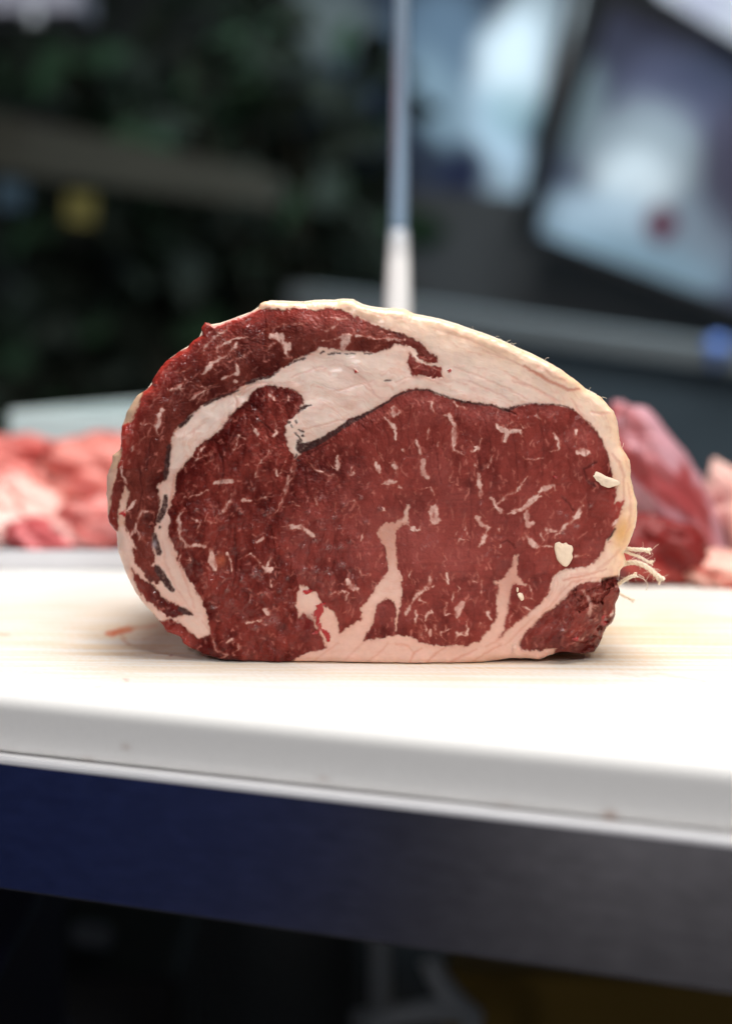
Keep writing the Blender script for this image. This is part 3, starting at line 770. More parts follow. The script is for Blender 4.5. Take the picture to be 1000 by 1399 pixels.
    seamf = np.clip(np.exp(-((X - 532) / 34.) ** 2) * (1 - sstep(740, 840, Y)) * (Y > 690) + np.exp(-((X - 698) / 30.) ** 2) * (1 - sstep(790, 868, Y)) * (Y > 740), 0, 1)[:, None] * .75
    F = F * (1 - seamf) + np.array(lin(196, 134, 116)) * seamf
    # pink blush where fat meets lean
    bl = np.exp(-np.maximum(0, -fsd) / 3.0) * .6
    F = F * (1 - bl[:, None]) + np.array(lin(206, 140, 120)) * bl[:, None]
    C = C * (1 - fat[:, None]) + F * fat[:, None]
    # membrane
    dk = np.clip(dark * (0.75 + .5 * fbm(X / 2.5, Y / 2.5, 95, 2)), 0, 1)[:, None]
    C = C * (1 - dk) + np.array(lin(70, 44, 42)) * dk
    gl = np.exp(-(((X - 211) / 3.0) ** 2 + ((Y - 744) / 5) ** 2))[:, None] * .8
    C = C * (1 - gl) + np.array(lin(165, 150, 155)) * gl
    bd = np.clip(blood * (.72 + .6 * fbm(X / 4, Y / 5, 124, 2)), 0, 1)[:, None]
    C = C * (1 - bd) + np.array((0.40, 0.010, 0.012)) * bd
    dred = np.clip(np.exp(-(((X - 420) / 11) ** 2 + ((Y - 852) / 13) ** 2) * 1.2 + 1.0 * n1), 0, 1)[:, None] * .8
    C = C * (1 - dred) + np.array((0.13, 0.008, 0.008)) * dred
    orange = np.exp(-(((X - 302) / 7) ** 2 + ((Y - 766) / 8) ** 2))[:, None] * .8
    C = C * (1 - orange) + np.array((0.45, 0.10, 0.05)) * orange
    # ---- relief towards the viewer, in metres
    H = 0.0016 * (fbm(X / 90, Y / 90, 101, 2) - .5) * 2 - 0.011 * (np.clip((560 - X) / 400, 0, 1) ** 2 + .6 * np.clip((640 - Y) / 230, 0, 1) ** 2)
    H = H + lean * (0.0015 * sstep(0, 24, np.maximum(fsd, 0))) + lean * 0.0008 * (fbm(X / 26 + Y * .01, Y / 42, 116, 2) - .5) * 2
    rough = np.clip(0.55 + 0.9 * left + 0.5 * low, 0, 1.3)
    H = H + lean * (1 - mm) * (0.00013 * (ce - 1) * (.2 + rough) * sstep(.4, .6, fbm(X / 30, Y / 30, 55, 2)) + 0.00010 * (ge - 1) * rough + 0.00060 * rough * np.where(cap, .35, 1) * (fbm(X / 8, Y / 11, 103, 3) - .5) * 2 + 0.0005 * rough * (fbm(X / 22, Y / 30, 104, 2) - .5) * 2)
    H = H + (.25 + .75 * lean) * 0.00012 * (fbm(X / 4, Y / 4, 105, 2) - .5) + lean * 0.00004 * (fbm(X / 1.8, Y / 1.8, 106, 2) - .5)
    H = H + lean * (-0.00020 * bs + 0.00022 * (bid - .5) + 0.00035 * np.clip(.5 - b1, 0, .5)) * (.5 + .5 * rough)
    H = H + fat * (0.00004 * (strk - .5) * 2 + 0.0007 * np.exp(-E / 22.) * (fbm(X / 17, Y / 17, 109, 2) - .5) * 2 + 0.0004 * (fbm(X / 30, Y / 20, 107, 2) - .5) * 2 + 0.0001)
    H = H + 0.00022 * mm * lean
    H = H - 0.0005 * crack - 0.00018 * fold - 0.00008 * dark
    H = H + 0.0006 * blood
    H = H + 0.0018 * np.exp(-(((X - 768 - (Y - 520) * .9) / 30) ** 2 + ((Y - 512) / 16) ** 2))
    # the loose lower right muscle falls away in ridges
    lowd = np.clip((X - 770) / 75, 0, 1) * low
    H = H - 0.020 * lowd ** 1.4 * sstep(800, 860, Y) - 0.0022 * low * (np.sin((X * .62 + Y * .78) / 8.5 + 4 * n1) > 0.55) * sstep(775, 800, X)
    H = H + 0.0014 * low * (fbm((X + Y) / 11, (X - Y) / 26, 111, 3) - .5) * 2
    # rounded rim
    rw = np.where(fat > .5, 12.0, 7.0)
    rw = rw * (0.7 + .6 * fbm(X / 30, Y / 30, 113, 2))
    t = np.clip(1 - E / rw, 0, 1)
    H = H - rw * 0.000277 * (1 - np.sqrt(np.clip(1 - t * t, 0, 1)))
    wetz = np.clip(left * sstep(640, 760, Y) + .55 * np.exp(-(((X - 430) / 90) ** 2 + ((Y - 760) / 60) ** 2)) + .35 * np.exp(-(((X - 350) / 60) ** 2 + ((Y - 560) / 40) ** 2)), 0, 1)
    wet = np.clip(lean * (0.06 + .22 * wetz * sstep(.5, .62, fbm(X / 7, Y / 9, 121, 3)) + 1.3 * glint) + .9 * np.clip(blood, 0, 1) + .15 * low + .45 * redz + .10 * lean * sstep(.5, .75, fbm(X / 10, Y / 14, 123, 2)), 0, 1)
    wet = wet * (1 - .5 * mm)
    # small wet beads: domes that catch the lamps
    H = H + lean * 0.0005 * glint + lean * glint * 0.0008 * (fbm(X / 2.6, Y / 2.6, 125, 2) - .5) * 2
    # ---- into the world
    uu_, vv_ = (X - 500) / FPX, (699.5 - Y) / FPX
    dy = CP + vv_ * SP
    tt = (FACE_Y - H) / dy
    WX = uu_ * tt; WZ = CAM.z + (-SP + vv_ * CP) * tt
    WY = FACE_Y - H
    front = np.stack([WX, WY, WZ], 1)
    # ---- sides and back: rings behind the rim
    NB = 62
    rimi = (NR - 1) * NT + np.arange(NT)
    rimp = front[rimi]
    cz = CAM.z + (-SP + (699.5 - CY) / FPX * CP) * (FACE_Y / (CP + (699.5 - CY) / FPX * SP))
    cx_ = (CX - 500) / FPX * FACE_Y
    depth = np.concatenate([np.linspace(0.0006, 0.012, 16), np.linspace(0.0145, 0.128, 36), np.full(10, 0.128) + 0.012 * np.sin(np.linspace(0.1, 1, 10) * np.pi / 2)])
    scale = np.concatenate([1.0 - 0.0035 * np.linspace(0, 1, 16), np.linspace(0.996, 0.93, 36), 0.93 * np.cos(np.linspace(0.12, 0.9995, 10) * np.pi / 2)])
    sides, Cs = [], []
    rimC = C[rimi]
    arc = th * 300
    for j in range(NB):
        d, sc = depth[j], scale[j]
        lump = 0.0013 * (fbm(np.cos(th) * 9 + 30, np.sin(th) * 9 + d * 130, 131, 3) - .5) * 2 * min(1, j / 8)
        px_ = cx_ + (rimp[:, 0] - cx_) * sc + np.cos(th) * lump
        pz_ = cz + (rimp[:, 2] - cz) * sc - np.sin(th) * lump
        drop = (1 - sc) * (cz - BOARD_Z) * (d < 0.1285)
        pz_ = pz_ - drop
        py_ = rimp[:, 1] + d
        sides.append(np.stack([px_, py_, np.maximum(pz_, BOARD_Z + 0.0004)], 1))
        n = fbm(np.cos(th) * 22 + 90, np.sin(th) * 22 + d * 260, 141, 3)
        fatc = np.array(lin(240, 214, 190)) * (0.9 + .2 * n[:, None])
        redc = np.array(lin(150, 40, 34)) * (0.8 + .4 * n[:, None])
        isf = sstep(.45, .55, n + np.where((np.cos(th) > -.35) & (np.sin(th) < .6), .5, -.1))[:, None]
        outc = fatc * isf + redc * (1 - isf)
        bmix = min(1, max(0, (j - 2) / 12))
        Cs.append(rimC * (1 - bmix) + outc * bmix)
    V = np.concatenate([front] + sides)
    V[:, 2] = np.maximum(V[:, 2], BOARD_Z + 0.0004)
    CA = np.concatenate([C] + Cs)
    WA = np.concatenate([wet, np.full(NB * NT, .25)])
    NRING = NR + NB
    i = np.arange(NRING - 1)[:, None] * NT
    j = np.arange(NT)[None, :]; j2 = (j + 1) % NT
    FQ = np.stack([(i + j).ravel(), (i + NT + j).ravel(), (i + NT + j2).ravel(), (i + j2).ravel()], 1)
    # vertex normals over the whole surface, so that parts join without a seam
    a = V[FQ[:, 0]]; b = V[FQ[:, 1]]; c = V[FQ[:, 2]]; d = V[FQ[:, 3]]
    fn_ = np.cross(c - a, d - b)
    VN = np.zeros_like(V)
    for q in range(4):
        for ax in range(3):
            VN[:, ax] += np.bincount(FQ[:, q], weights=fn_[:, ax], minlength=len(V))
    VN /= (np.linalg.norm(VN, axis=1, keepdims=True) + 1e-12)
    # orientation: front must face -Y
    if VN[NT * 100 + 5, 1] > 0:
        FQ = FQ[:, ::-1]; VN = -VN
    # ---- classes per vertex -> per face
    K = np.where(eye, 1, 2)
    K[cap] = 3; K[low] = 4; K[round_ & ~cap] = 5
    small = (X > 553) & (X < 606) & (Y > 478) & (Y < 520)
    K[small] = 6
    K[(marb > .5)] = 7
    K[fsd < 0] = 8
    K[(fsd < 0) & (X > 380) & (Y > 690) & (X < 770)] = 9
    K[(fsd < 0) & (X < 300) & (Y > 600)] = 10
    K[dark > .5] = 11
    K = np.concatenate([K, np.full(NB * NT, 12)])
    FK = K[FQ[:, 0]]
    FK[(NR - 1) * NT:] = 12
    names = {1: 'eye_muscle', 2: 'inner_muscle', 3: 'cap_muscle', 4: 'lower_muscle', 5: 'round_muscle', 6: 'small_muscle', 7: 'marbling', 8: 'fat_cap', 9: 'lower_fat', 10: 'side_fat', 11: 'silverskin', 12: 'outer_side'}
    labels = {1: 'large dark red eye of the cut with fine white marbling', 8: 'thick cream fat across the top and down the right rim', 4: 'loose dark red muscle at the lower right corner'}
    root = thing('beef_roast', (cx_, FACE_Y + .06, BOARD_Z), 'large raw marbled rib eye beef roast standing on the white cutting board', 'meat')
    mat = attr_mat('raw_meat', 0.4, 0, 0.22, 1300.0, wet=True)
    mat_fat = attr_mat('raw_fat', 0.36, 0.15, 0.05, 500.0, spec=.4, grain=0.05)
    bf = mat_fat.node_tree.nodes['Principled BSDF']
    bf.inputs['Subsurface Weight'].default_value = 0.5
    bf.inputs['Subsurface Radius'].default_value = (1.0, 0.45, 0.28)
    bf.inputs['Subsurface Scale'].default_value = 0.0012
    for kk, nm in names.items():
        sel = FQ[FK == kk]
        if len(sel) == 0:
            continue
        vid, inv = np.unique(sel, return_inverse=True)
        me = np_mesh(nm, V[vid], inv.reshape(sel.shape))
        set_col(me, 'tint', CA[vid]); set_val(me, 'wet', WA[vid])
        ob = link(nm, me, mat_fat if kk in (8, 9, 10) else mat, root)
        me.normals_split_custom_set_from_vertices(VN[vid].tolist())
        if kk in labels:
            ob['label'] = labels[kk]
        if kk in (7, 11):
            ob['kind'] = 'stuff'
    # flakes of fat left on the cut face
    mf = plain('fat_flake', lin(238, 214, 188), 0.45, 0, .08, 300, .3)
    fl1 = [(480,365),(520,358),(560,358),(600,375),(640,400),(700,420),(740,440),(745,460),(700,475),(660,488),(620,475),(590,460),(530,425),(510,395)]
    fl2 = [(180,300),(215,290),(228,300),(240,305),(265,295),(280,312),(290,315),(310,320),(320,350),(308,380),(318,410),(290,460),(270,480),(240,470),(200,430),(185,380),(176,340)]
    fl3 = [(28,150),(48,142),(70,152),(80,178),(78,196),(60,206),(46,190),(34,172)]
    fl4 = [(28,108),(40,112),(40,136),(32,148),(24,132)]
    for pts, ox_, oy_, hgt in ((fl1, 700, 570, .0014), (fl2, 720, 680, .0015), (fl3, 700, 780, .0010), (fl4, 700, 780, .0008)):
        pp = np.array(pts, float) / 5 + np.array((ox_, oy_))
        n = len(pp)
        # smooth the outline
        tq = np.arange(n * 6) / 6.0
        ip = np.arange(-3, n + 4)
        sx = np.interp(tq, ip, np.take(pp[:, 0], ip, mode='wrap')); sy = np.interp(tq, ip, np.take(pp[:, 1], ip, mode='wrap'))
        for _ in range(3):
            sx = .25 * np.roll(sx, 1) + .5 * sx + .25 * np.roll(sx, -1); sy = .25 * np.roll(sy, 1) + .5 * sy + .25 * np.roll(sy, -1)
        mx_, my_ = sx.mean(), sy.mean()
        bm = bmesh.new()
        rings = []
        NRg = 9
        for q in range(NRg):
            f = 1 - q / (NRg - .3)
            h = hgt * (1 - f ** 3) ** .5
            ring = []
            for x_, y_ in zip(sx, sy):
                X_, Y_ = mx_ + (x_ - mx_) * f, my_ + (y_ - my_) * f
                hh = h * (0.75 + .5 * float(fbm(np.array([X_ / 5.]), np.array([Y_ / 5.]), 151, 2)[0]))
                p = at(X_, Y_, FACE_Y)
                ring.append(bm.verts.new((p.x, FACE_Y + (0.0016 if q == 0 else -hh - .0013), p.z)))
            rings.append(ring)
        m_ = len(sx)
        for q in range(NRg - 1):
            for k_ in range(m_):
                bm.faces.new((rings[q][k_], rings[q][(k_ + 1) % m_], rings[q + 1][(k_ + 1) % m_], rings[q + 1][k_]))
        bm.faces.new(rings[-1])
        from_bm('fat_flake', bm, mf, root)
    return root, rimp, cx_, cz, th


roast, RIM, RCX, RCZ, RTH = build_roast()

# ---- butcher's twine round the roast, cut ends sticking out on the right
m_twine = plain('cotton_twine', lin(242, 226, 204), 0.85, 0, .1, 900, .5)
twine = thing('butcher_twine', at(852, 775, FACE_Y + .02), 'pale cotton butcher twine with frayed cut ends poking out at the right of the roast', 'twine')


def strand(pts, r, n=10, fray=8, seed=1):
    rd = random.Random(seed)
    P = [Vector(p) for p in pts]
    dense = []
    for i in range(len(P) - 1):
        p0 = P[max(i - 1, 0)]; p1 = P[i]; p2 = P[i + 1]; p3 = P[min(i + 2, len(P) - 1)]
        for k in range(8):
            t = k / 8
            dense.append(0.5 * ((2 * p1) + (-p0 + p2) * t + (2 * p0 - 5 * p1 + 4 * p2 - p3) * t * t + (-p0 + 3 * p1 - 3 * p2 + p3) * t ** 3))
    dense.append(P[-1])
    bm = bmesh.new()
    # three plies twisted together
    for ply in range(3):
        pts2, rad = [], []
        for i, p in enumerate(dense):
            t = (dense[min(i + 1, len(dense) - 1)] - dense[max(i - 1, 0)]).normalized()
            a = t.cross(Vector((0.2, 0.9, 0.3))).normalized(); b = t.cross(a)
            ph = i * 0.55 + ply * 2.094
            q = i / len(dense)
            spread = r * (.5 + (1.3 * max(0, q - .8) * 5 if fray else 0))
            pts2.append(p + (a * math.cos(ph) + b * math.sin(ph)) * spread * (1 + rd.uniform(-.15, .15)))
            rad.append(r * .62 * (1 - .35 * max(0, q - .75) * 4 * (1 if fray else 0)))
        add_tube(bm, pts2, rad, 7)
    for f in range(fray):
        i = rd.randrange(len(dense) // 3, len(dense))
        p = dense[i]
        d = Vector((rd.gauss(.4, 1), rd.gauss(0, .6), rd.gauss(0, 1))).normalized()
        c = Vector((rd.gauss(0, 1), rd.gauss(0, .5), rd.gauss(-.5, 1)))
        L = r * rd.uniform(1.5, 5)
        pts3 = [p + d * (L * k / 6) + c * (L * .3 * (k / 6) ** 2) for k in range(7)]
        add_tube(bm, pts3, r * .06, 4)
    return bm


def pxs(lst):
    return [at(x, y, FACE_Y + d) for x, y, d in lst]


S_ENDS = [([(846, 742, .022), (856, 749, .020), (868, 751, .018), (878, 751, .018), (889, 753, .018)], .00085),
          ([(846, 750, .022), (860, 756, .019), (874, 761, .018), (884, 767, .018), (892, 769, .018)], .00065),
          ([(848, 772, .028), (858, 769, .026), (870, 769, .025), (884, 775, .025), (896, 785, .026), (905, 794, .026)], .0011),
          ([(843, 800, .018), (851, 794, .016), (860, 789, .015), (870, 785, .015)], .0008),
          ([(840, 808, .034), (850, 813, .032), (866, 821, .032)], .0006)]
for n_, (pts, r_) in enumerate(S_ENDS):
    from_bm('twine_end', strand(pxs(pts), r_ * .88, fray=22, seed=n_ + 3), m_twine, twine)
bm = bmesh.new()
hair = [[(868, 786), (874, 789), (879, 791), (884, 796), (885, 802), (882, 807)], [(890, 768), (895, 766), (894, 763)], [(872, 785), (878, 788), (880, 790)]]
for h in hair:
    add_tube(bm, [at(x, y, FACE_Y + .016) for x, y in h], .00012, 5)
# fine cotton hairs along the top of the fat
rd = random.Random(4)
for (hx, hy) in ((648, 452), (652, 453), (655, 454), (660, 457), (676, 462), (680, 463), (690, 468), (694, 470), (700, 473), (742, 491), (806, 536), (818, 541), (820, 542), (850, 612), (583, 433)):
    a0 = rd.uniform(-2.4, -.4)
    pts = [(hx, hy + 2)]
    for k in range(6):
        a0 += rd.uniform(-.2, .8)
        pts.append((pts[-1][0] + 1.6 * math.cos(a0), pts[-1][1] + 1.6 * math.sin(a0)))
    add_tube(bm, [at(x, y, FACE_Y + .004) for x, y in pts], .00007, 4)
o = from_bm('loose_fibres', bm, m_twine, twine)
o['kind'] = 'stuff'
loop_d = 0.024
pts = []
for k in range(0, len(RTH), 12):
    s_ = 0.9935
    pts.append(Vector((RCX + (RIM[k, 0] - RCX) * s_, FACE_Y + loop_d + 0.003 * math.sin(RTH[k] * 3), max(RCZ + (RIM[k, 2] - RCZ) * s_, BOARD_Z + .001))))
pts.append(pts[0])
bm = bmesh.new()
add_tube(bm, pts, .0008, 8, cap=False)
from_bm('twine_loop', bm, m_twine, twine)

# ---- polished pole behind the roast
PY = 1.22
pole = thing('steel_pole', (at(546, 430, PY).x, PY, BOARD_Z), 'thin polished steel pole standing upright behind the roast, reflection painted bright on its lower end', 'pole')
m_pole = plain('pole_steel', (0.20, 0.28, 0.38), 0.25, 1.0, .1, 30, 0, 0, (1, 1, .1))
m_reflection = attr_mat('pole_reflection', 0.28, .6, 0, 60, grain=.02)
tb_, tt_ = at(543.5, 424, PY), at(549, 0, PY)
dirp = (tt_ - tb_) / (tt_.z - tb_.z)
base = tb_ + dirp * (BOARD_Z - tb_.z)
hs = at(543, 312, PY).z - BOARD_Z
bm = bmesh.new()
add_tube(bm, [base + dirp * (hs - .03), base + dirp * 0.9], .0054, 28)
from_bm('rod', bm, m_pole, pole)
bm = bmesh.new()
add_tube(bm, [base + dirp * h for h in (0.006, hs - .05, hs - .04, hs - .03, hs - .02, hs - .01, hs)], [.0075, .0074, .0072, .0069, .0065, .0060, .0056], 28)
sl = from_bm('reflection_sleeve', bm, m_reflection, pole)
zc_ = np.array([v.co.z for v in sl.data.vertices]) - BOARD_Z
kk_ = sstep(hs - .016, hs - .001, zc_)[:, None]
set_col(sl.data, 'tint', np.array((.95, .95, .95)) * (1 - kk_) + np.array((.20, .24, .30)) * kk_)  # white painted in for the board's reflection, fading to steel at the top
bm = bmesh.new()
add_tube(bm, [base + Vector((0, 0, h)) for h in (0.0003, .005, .0065)], [.02, .02, .018], 32)
from_bm('foot', bm, m_pole, pole)

# ------------------------------------------------------------------ pieces of meat behind
m_meat2 = attr_mat('trimmed_meat', 0.5, 0.08, 0.4, 500.0, spec=.3)


def lump(name, px, py, Y, ax, az, ay, rot, label, lean_c, fat_c, fatamt, seed, group=None, fold=0.0, flat=2.0):
    """an irregular lump of meat: ax, az half sizes in photo px at distance Y, ay half depth in metres, rot about the view axis"""
    c = at(px, py, Y)
    mpp = Y / FPX
    nt, npz = 96, 64
    t, p = np.meshgrid(np.linspace(0, 2 * np.pi, nt, endpoint=False), np.linspace(0.004, np.pi - 0.004, npz))
    t, p = t.ravel(), p.ravel()
    x = np.sin(p) * np.cos(t); y = np.sin(p) * np.sin(t); z = np.cos(p)
    e = 2.0 / flat
    f3 = lambda a: np.sign(a) * np.abs(a) ** e
    def n3(s, sd, o=3):
        return (fbm(x * s + 20 + z * s * .7, y * s + 40 + z * s * .9, sd, o) - .5) * 2
    disp = 1 + .34 * n3(1.2, seed) + .16 * n3(2.7, seed + 3) + .03 * n3(7, seed + 6)
    if fold:
        disp = disp - fold * np.exp(-((np.sin(3.2 * x + 2.6 * z + seed + 1.5 * n3(1.1, seed + 8))) / .22) ** 2)
    X = f3(x) * ax * mpp * disp; Yy = f3(y) * ay * disp; Z = f3(z) * az * mpp * disp
    ca, sa = math.cos(rot), math.sin(rot)
    X, Z = X * ca + Z * sa, -X * sa + Z * ca
    fm = fbm(x * 1.6 + z * 1.2 + seed * 3, y * 1.6 - z * 1.7 + seed, seed + 11, 3) + .05 * n3(9, seed + 12)
    k = sstep(.5 - fatamt * .5 - .06, .5 - fatamt * .5 + .12, 1 - fm - .5 + (fatamt - .5) * .35 + .25)
    Cc = np.array(lean_c)[None, :] * (1 - k[:, None]) + np.array(fat_c)[None, :] * k[:, None]
    Cc = Cc * (0.85 + .3 * fbm(x * 4 + 9, z * 6 + y * 3, seed + 13, 3))[:, None]
    V = np.stack([c.x + X, c.y + Yy, np.maximum(c.z + Z, TRAY_Z + .0006)], 1)
    i = np.arange(npz - 1)[:, None] * nt; j = np.arange(nt)[None, :]; j2 = (j + 1) % nt
    FQ = np.stack([(i + j).ravel(), (i + nt + j).ravel(), (i + nt + j2).ravel(), (i + j2).ravel()], 1)
    me = np_mesh(name, V, FQ)
    set_col(me, 'tint', Cc)
    bm = bmesh.new(); bm.from_mesh(me)
    bm.verts.ensure_lookup_table()
    bm.faces.new([bm.verts[q] for q in range(nt)]); bm.faces.new([bm.verts[(npz - 1) * nt + q] for q in range(nt)])
    bmesh.ops.recalc_face_normals(bm, faces=bm.faces)
    bm.to_mesh(me); bm.free()
    o = link(name, me, m_meat2)
    return tag(o, label, 'meat', group)


RED, PINK, PALE, DEEP = lin(152, 50, 46), lin(200, 108, 100), lin(228, 182, 172), lin(140, 30, 28)
TRAY_Z = BOARD_Z + .0045
G1 = 'meat pieces piled on the tray at the left'
lump('meat_piece', 18, 638, 1.27, 84, 44, .06, .05, 'broad pink meat slab on top of the tray pile at the far left', lin(196, 92, 86), lin(226, 146, 138), .65, 3, G1, 0, 2.6)
lump('meat_piece', 132, 646, 1.24, 76, 54, .06, -.08, 'red meat slab on the tray pile right behind the roast', lin(172, 70, 64), lin(216, 132, 122), .6, 14, G1, 0, 2.6)
lump('meat_piece', 50, 714, 1.19, 84, 44, .04, .30, 'curled pale rimmed meat piece with a dark hollow low in the tray pile', lin(166, 58, 60), lin(240, 194, 184), .68, 25, G1, .20, 2.4)
lump('meat_piece', -14, 728, 1.16, 62, 40, .04, .2, 'very pale pink fatty meat piece at the left edge of the tray', lin(222, 140, 132), lin(244, 208, 200), .8, 36, G1, 0, 2.5)
lump('meat_piece', 136, 722, 1.16, 64, 46, .04, -.2, 'pale pink meat piece low on the tray beside the roast', lin(206, 110, 104), lin(240, 196, 188), .7, 47, G1, 0, 2.5)
lump('meat_piece', 72, 738, 1.14, 58, 24, .025, .3, 'small dull red meat piece low at the front of the tray pile', lin(168, 62, 66), lin(210, 116, 118), .45, 58, G1, 0, 2.4)
TRAY_Z = BOARD_Z
G2 = 'meat pieces at the back of the board at the right'
lump('meat_piece', 906, 684, 1.10, 60, 152, .04, -.48, 'tall leaning meat slab with a dull lilac membrane right of the roast', lin(150, 62, 64), lin(190, 142, 152), .70, 61, G2, 0, 2.2)
lump('meat_piece', 900, 756, 1.04, 74, 50, .03, .2, 'deep red meat piece at the foot of the leaning slab', lin(122, 32, 30), lin(176, 76, 68), .3, 72, G2, 0, 2.4)
lump('meat_piece', 1008, 704, 1.12, 56, 74, .04, .2, 'pale fatty meat piece at the far right edge', lin(186, 100, 92), lin(230, 188, 178), .75, 83, G2, 0, 2.4)
lump('meat_piece', 978, 784, 1.03, 58, 28, .03, -.1, 'small salmon pink meat piece lying at the board rear right corner', lin(206, 106, 94), lin(234, 178, 164), .6, 94, G2, 0, 2.4)

# ---- tray and white crate at the left
tray = thing('meat_tray', (-.2, 1.2, BOARD_Z), 'shallow pale metal tray holding the meat pile behind the roast at the left', 'tray')
m_tray = plain('tray_metal', (0.66, 0.66, 0.69), 0.35, 0.4, .06, 60)
tl, td = 0.34, 0.24
tf = on_z(20, 778, BOARD_Z)
RT2 = Matrix.Rotation(R(-2), 3, 'Z')
cen = Vector((tf.x - .02, tf.y + td / 2, 0))
bm = bmesh.new()
add_box(bm, (cen.x, cen.y, BOARD_Z + .0022), (tl, td, .003), RT2)
from_bm('tray_floor', bm, m_tray, tray, smooth=False)
for (ou, ov, sx, sy) in ((0, -td / 2, tl, .004), (0, td / 2, tl, .004), (-tl / 2, 0, .004, td - .008), (tl / 2, 0, .004, td - .008)):
    bm = bmesh.new()
    q = cen + RT2 @ Vector((ou, ov, 0))
    add_box(bm, (q.x, q.y, BOARD_Z + .0052), (sx, sy, .0095), RT2, .0012)
    from_bm('tray_wall', bm, m_tray, tray, smooth=False)
crate = thing('white_crate', at(90, 700, 1.55), 'pale bluish white plastic crate behind the meat pile at the left', 'crate')
m_crate = plain('crate_plastic', lin(196, 212, 214), 0.5, 0, .05, 30)
ct, cb = at(14, 562, 1.5), at(260, 574, 1.42)
zc = ct.z
mid_ = (ct + cb) / 2
ax_ = Vector((cb.x - ct.x, cb.y - ct.y, 0)); wl = ax_.length; ax_.normalize()
rc = Matrix((ax_, Vector((-ax_.y, ax_.x, 0)), Vector((0, 0, 1)))).transposed()
nv_ = Vector((-ax_.y, ax_.x, 0))
hh = zc - TABLE_Z
for (ou, ov, sx, sy) in ((0, 0, wl, .006), (0, .2, wl, .006), (-wl / 2, .1, .006, .19), (wl / 2, .1, .006, .19)):
    bm = bmesh.new()
    q = mid_ + ax_ * ou + nv_ * ov
    add_box(bm, (q.x, q.y, TABLE_Z + hh / 2 + .0005), (sx, sy, hh), rc, .002)
    from_bm('crate_wall', bm, m_crate, crate, smooth=False)
bm = bmesh.new()
q = mid_ + nv_ * .1
add_box(bm, (q.x, q.y, TABLE_Z + .004), (wl - .01, .19, .004), rc)
from_bm('crate_floor', bm, m_crate, crate, smooth=False)

# ------------------------------------------------------------------ background right: cabinet, ledge, blotched panels
m_cab = plain('cabinet_paint', lin(78, 92, 102), 0.4, 0.0, .2, 4)
m_ledge = plain('ledge_metal', lin(120, 128, 132), 0.5, 0.0, .1, 8)
m_char = plain('charcoal_panel', lin(58, 60, 62), 0.6, 0, .35, 5)
A_, B_ = at(395, 398, 2.75), at(1080, 492, 2.25)
cab = thing('steel_cabinet', ((A_.x + B_.x) / 2, 2.7, 0), 'grey blue cabinet with a pale sloping ledge across the back at the right', 'cabinet')


def slab(quad, thick, bm):
    """box from a quad front face (a,b,c,d) pushed back along its normal"""
    a, b, c, d = [Vector(v) for v in quad]
    n = (b - a).cross(d - a).normalized()
    if n.y < 0:
        n = -n
    f = [bm.verts.new(v) for v in (a, b, c, d)] + [bm.verts.new(v + n * thick) for v in (a, b, c, d)]
    for q in ((0, 1, 2, 3), (7, 6, 5, 4), (0, 4, 5, 1), (1, 5, 6, 2), (2, 6, 7, 3), (3, 7, 4, 0)):
        bm.faces.new([f[k] for k in q])


bm = bmesh.new()
slab((at(395, 392, 2.75), at(1080, 486, 2.25), at(1080, 516, 2.25), at(395, 418, 2.75)), .05, bm)
from_bm('ledge', bm, m_ledge, cab, smooth=False)
bm = bmesh.new()
slab((at(395, 424, 2.78), at(1080, 520, 2.28), at(1080, 1000, 2.28), at(395, 1000, 2.78)), .3, bm)
from_bm('front_panel', bm, m_cab, cab, smooth=False)
bm = bmesh.new()
slab((at(385, 240, 2.95), at(1090, 300, 2.6), at(1090, 500, 2.6), at(385, 410, 2.95)), .03, bm)
from_bm('back_panel', bm, m_char, cab, smooth=False)

m_tinted = attr_mat('tinted_panel', 0.35, 0.0, 0.0, 40.0, grain=.03)
m_black = plain('black_frame', (0.012, 0.012, 0.014), 0.5, 0, .2, 20)


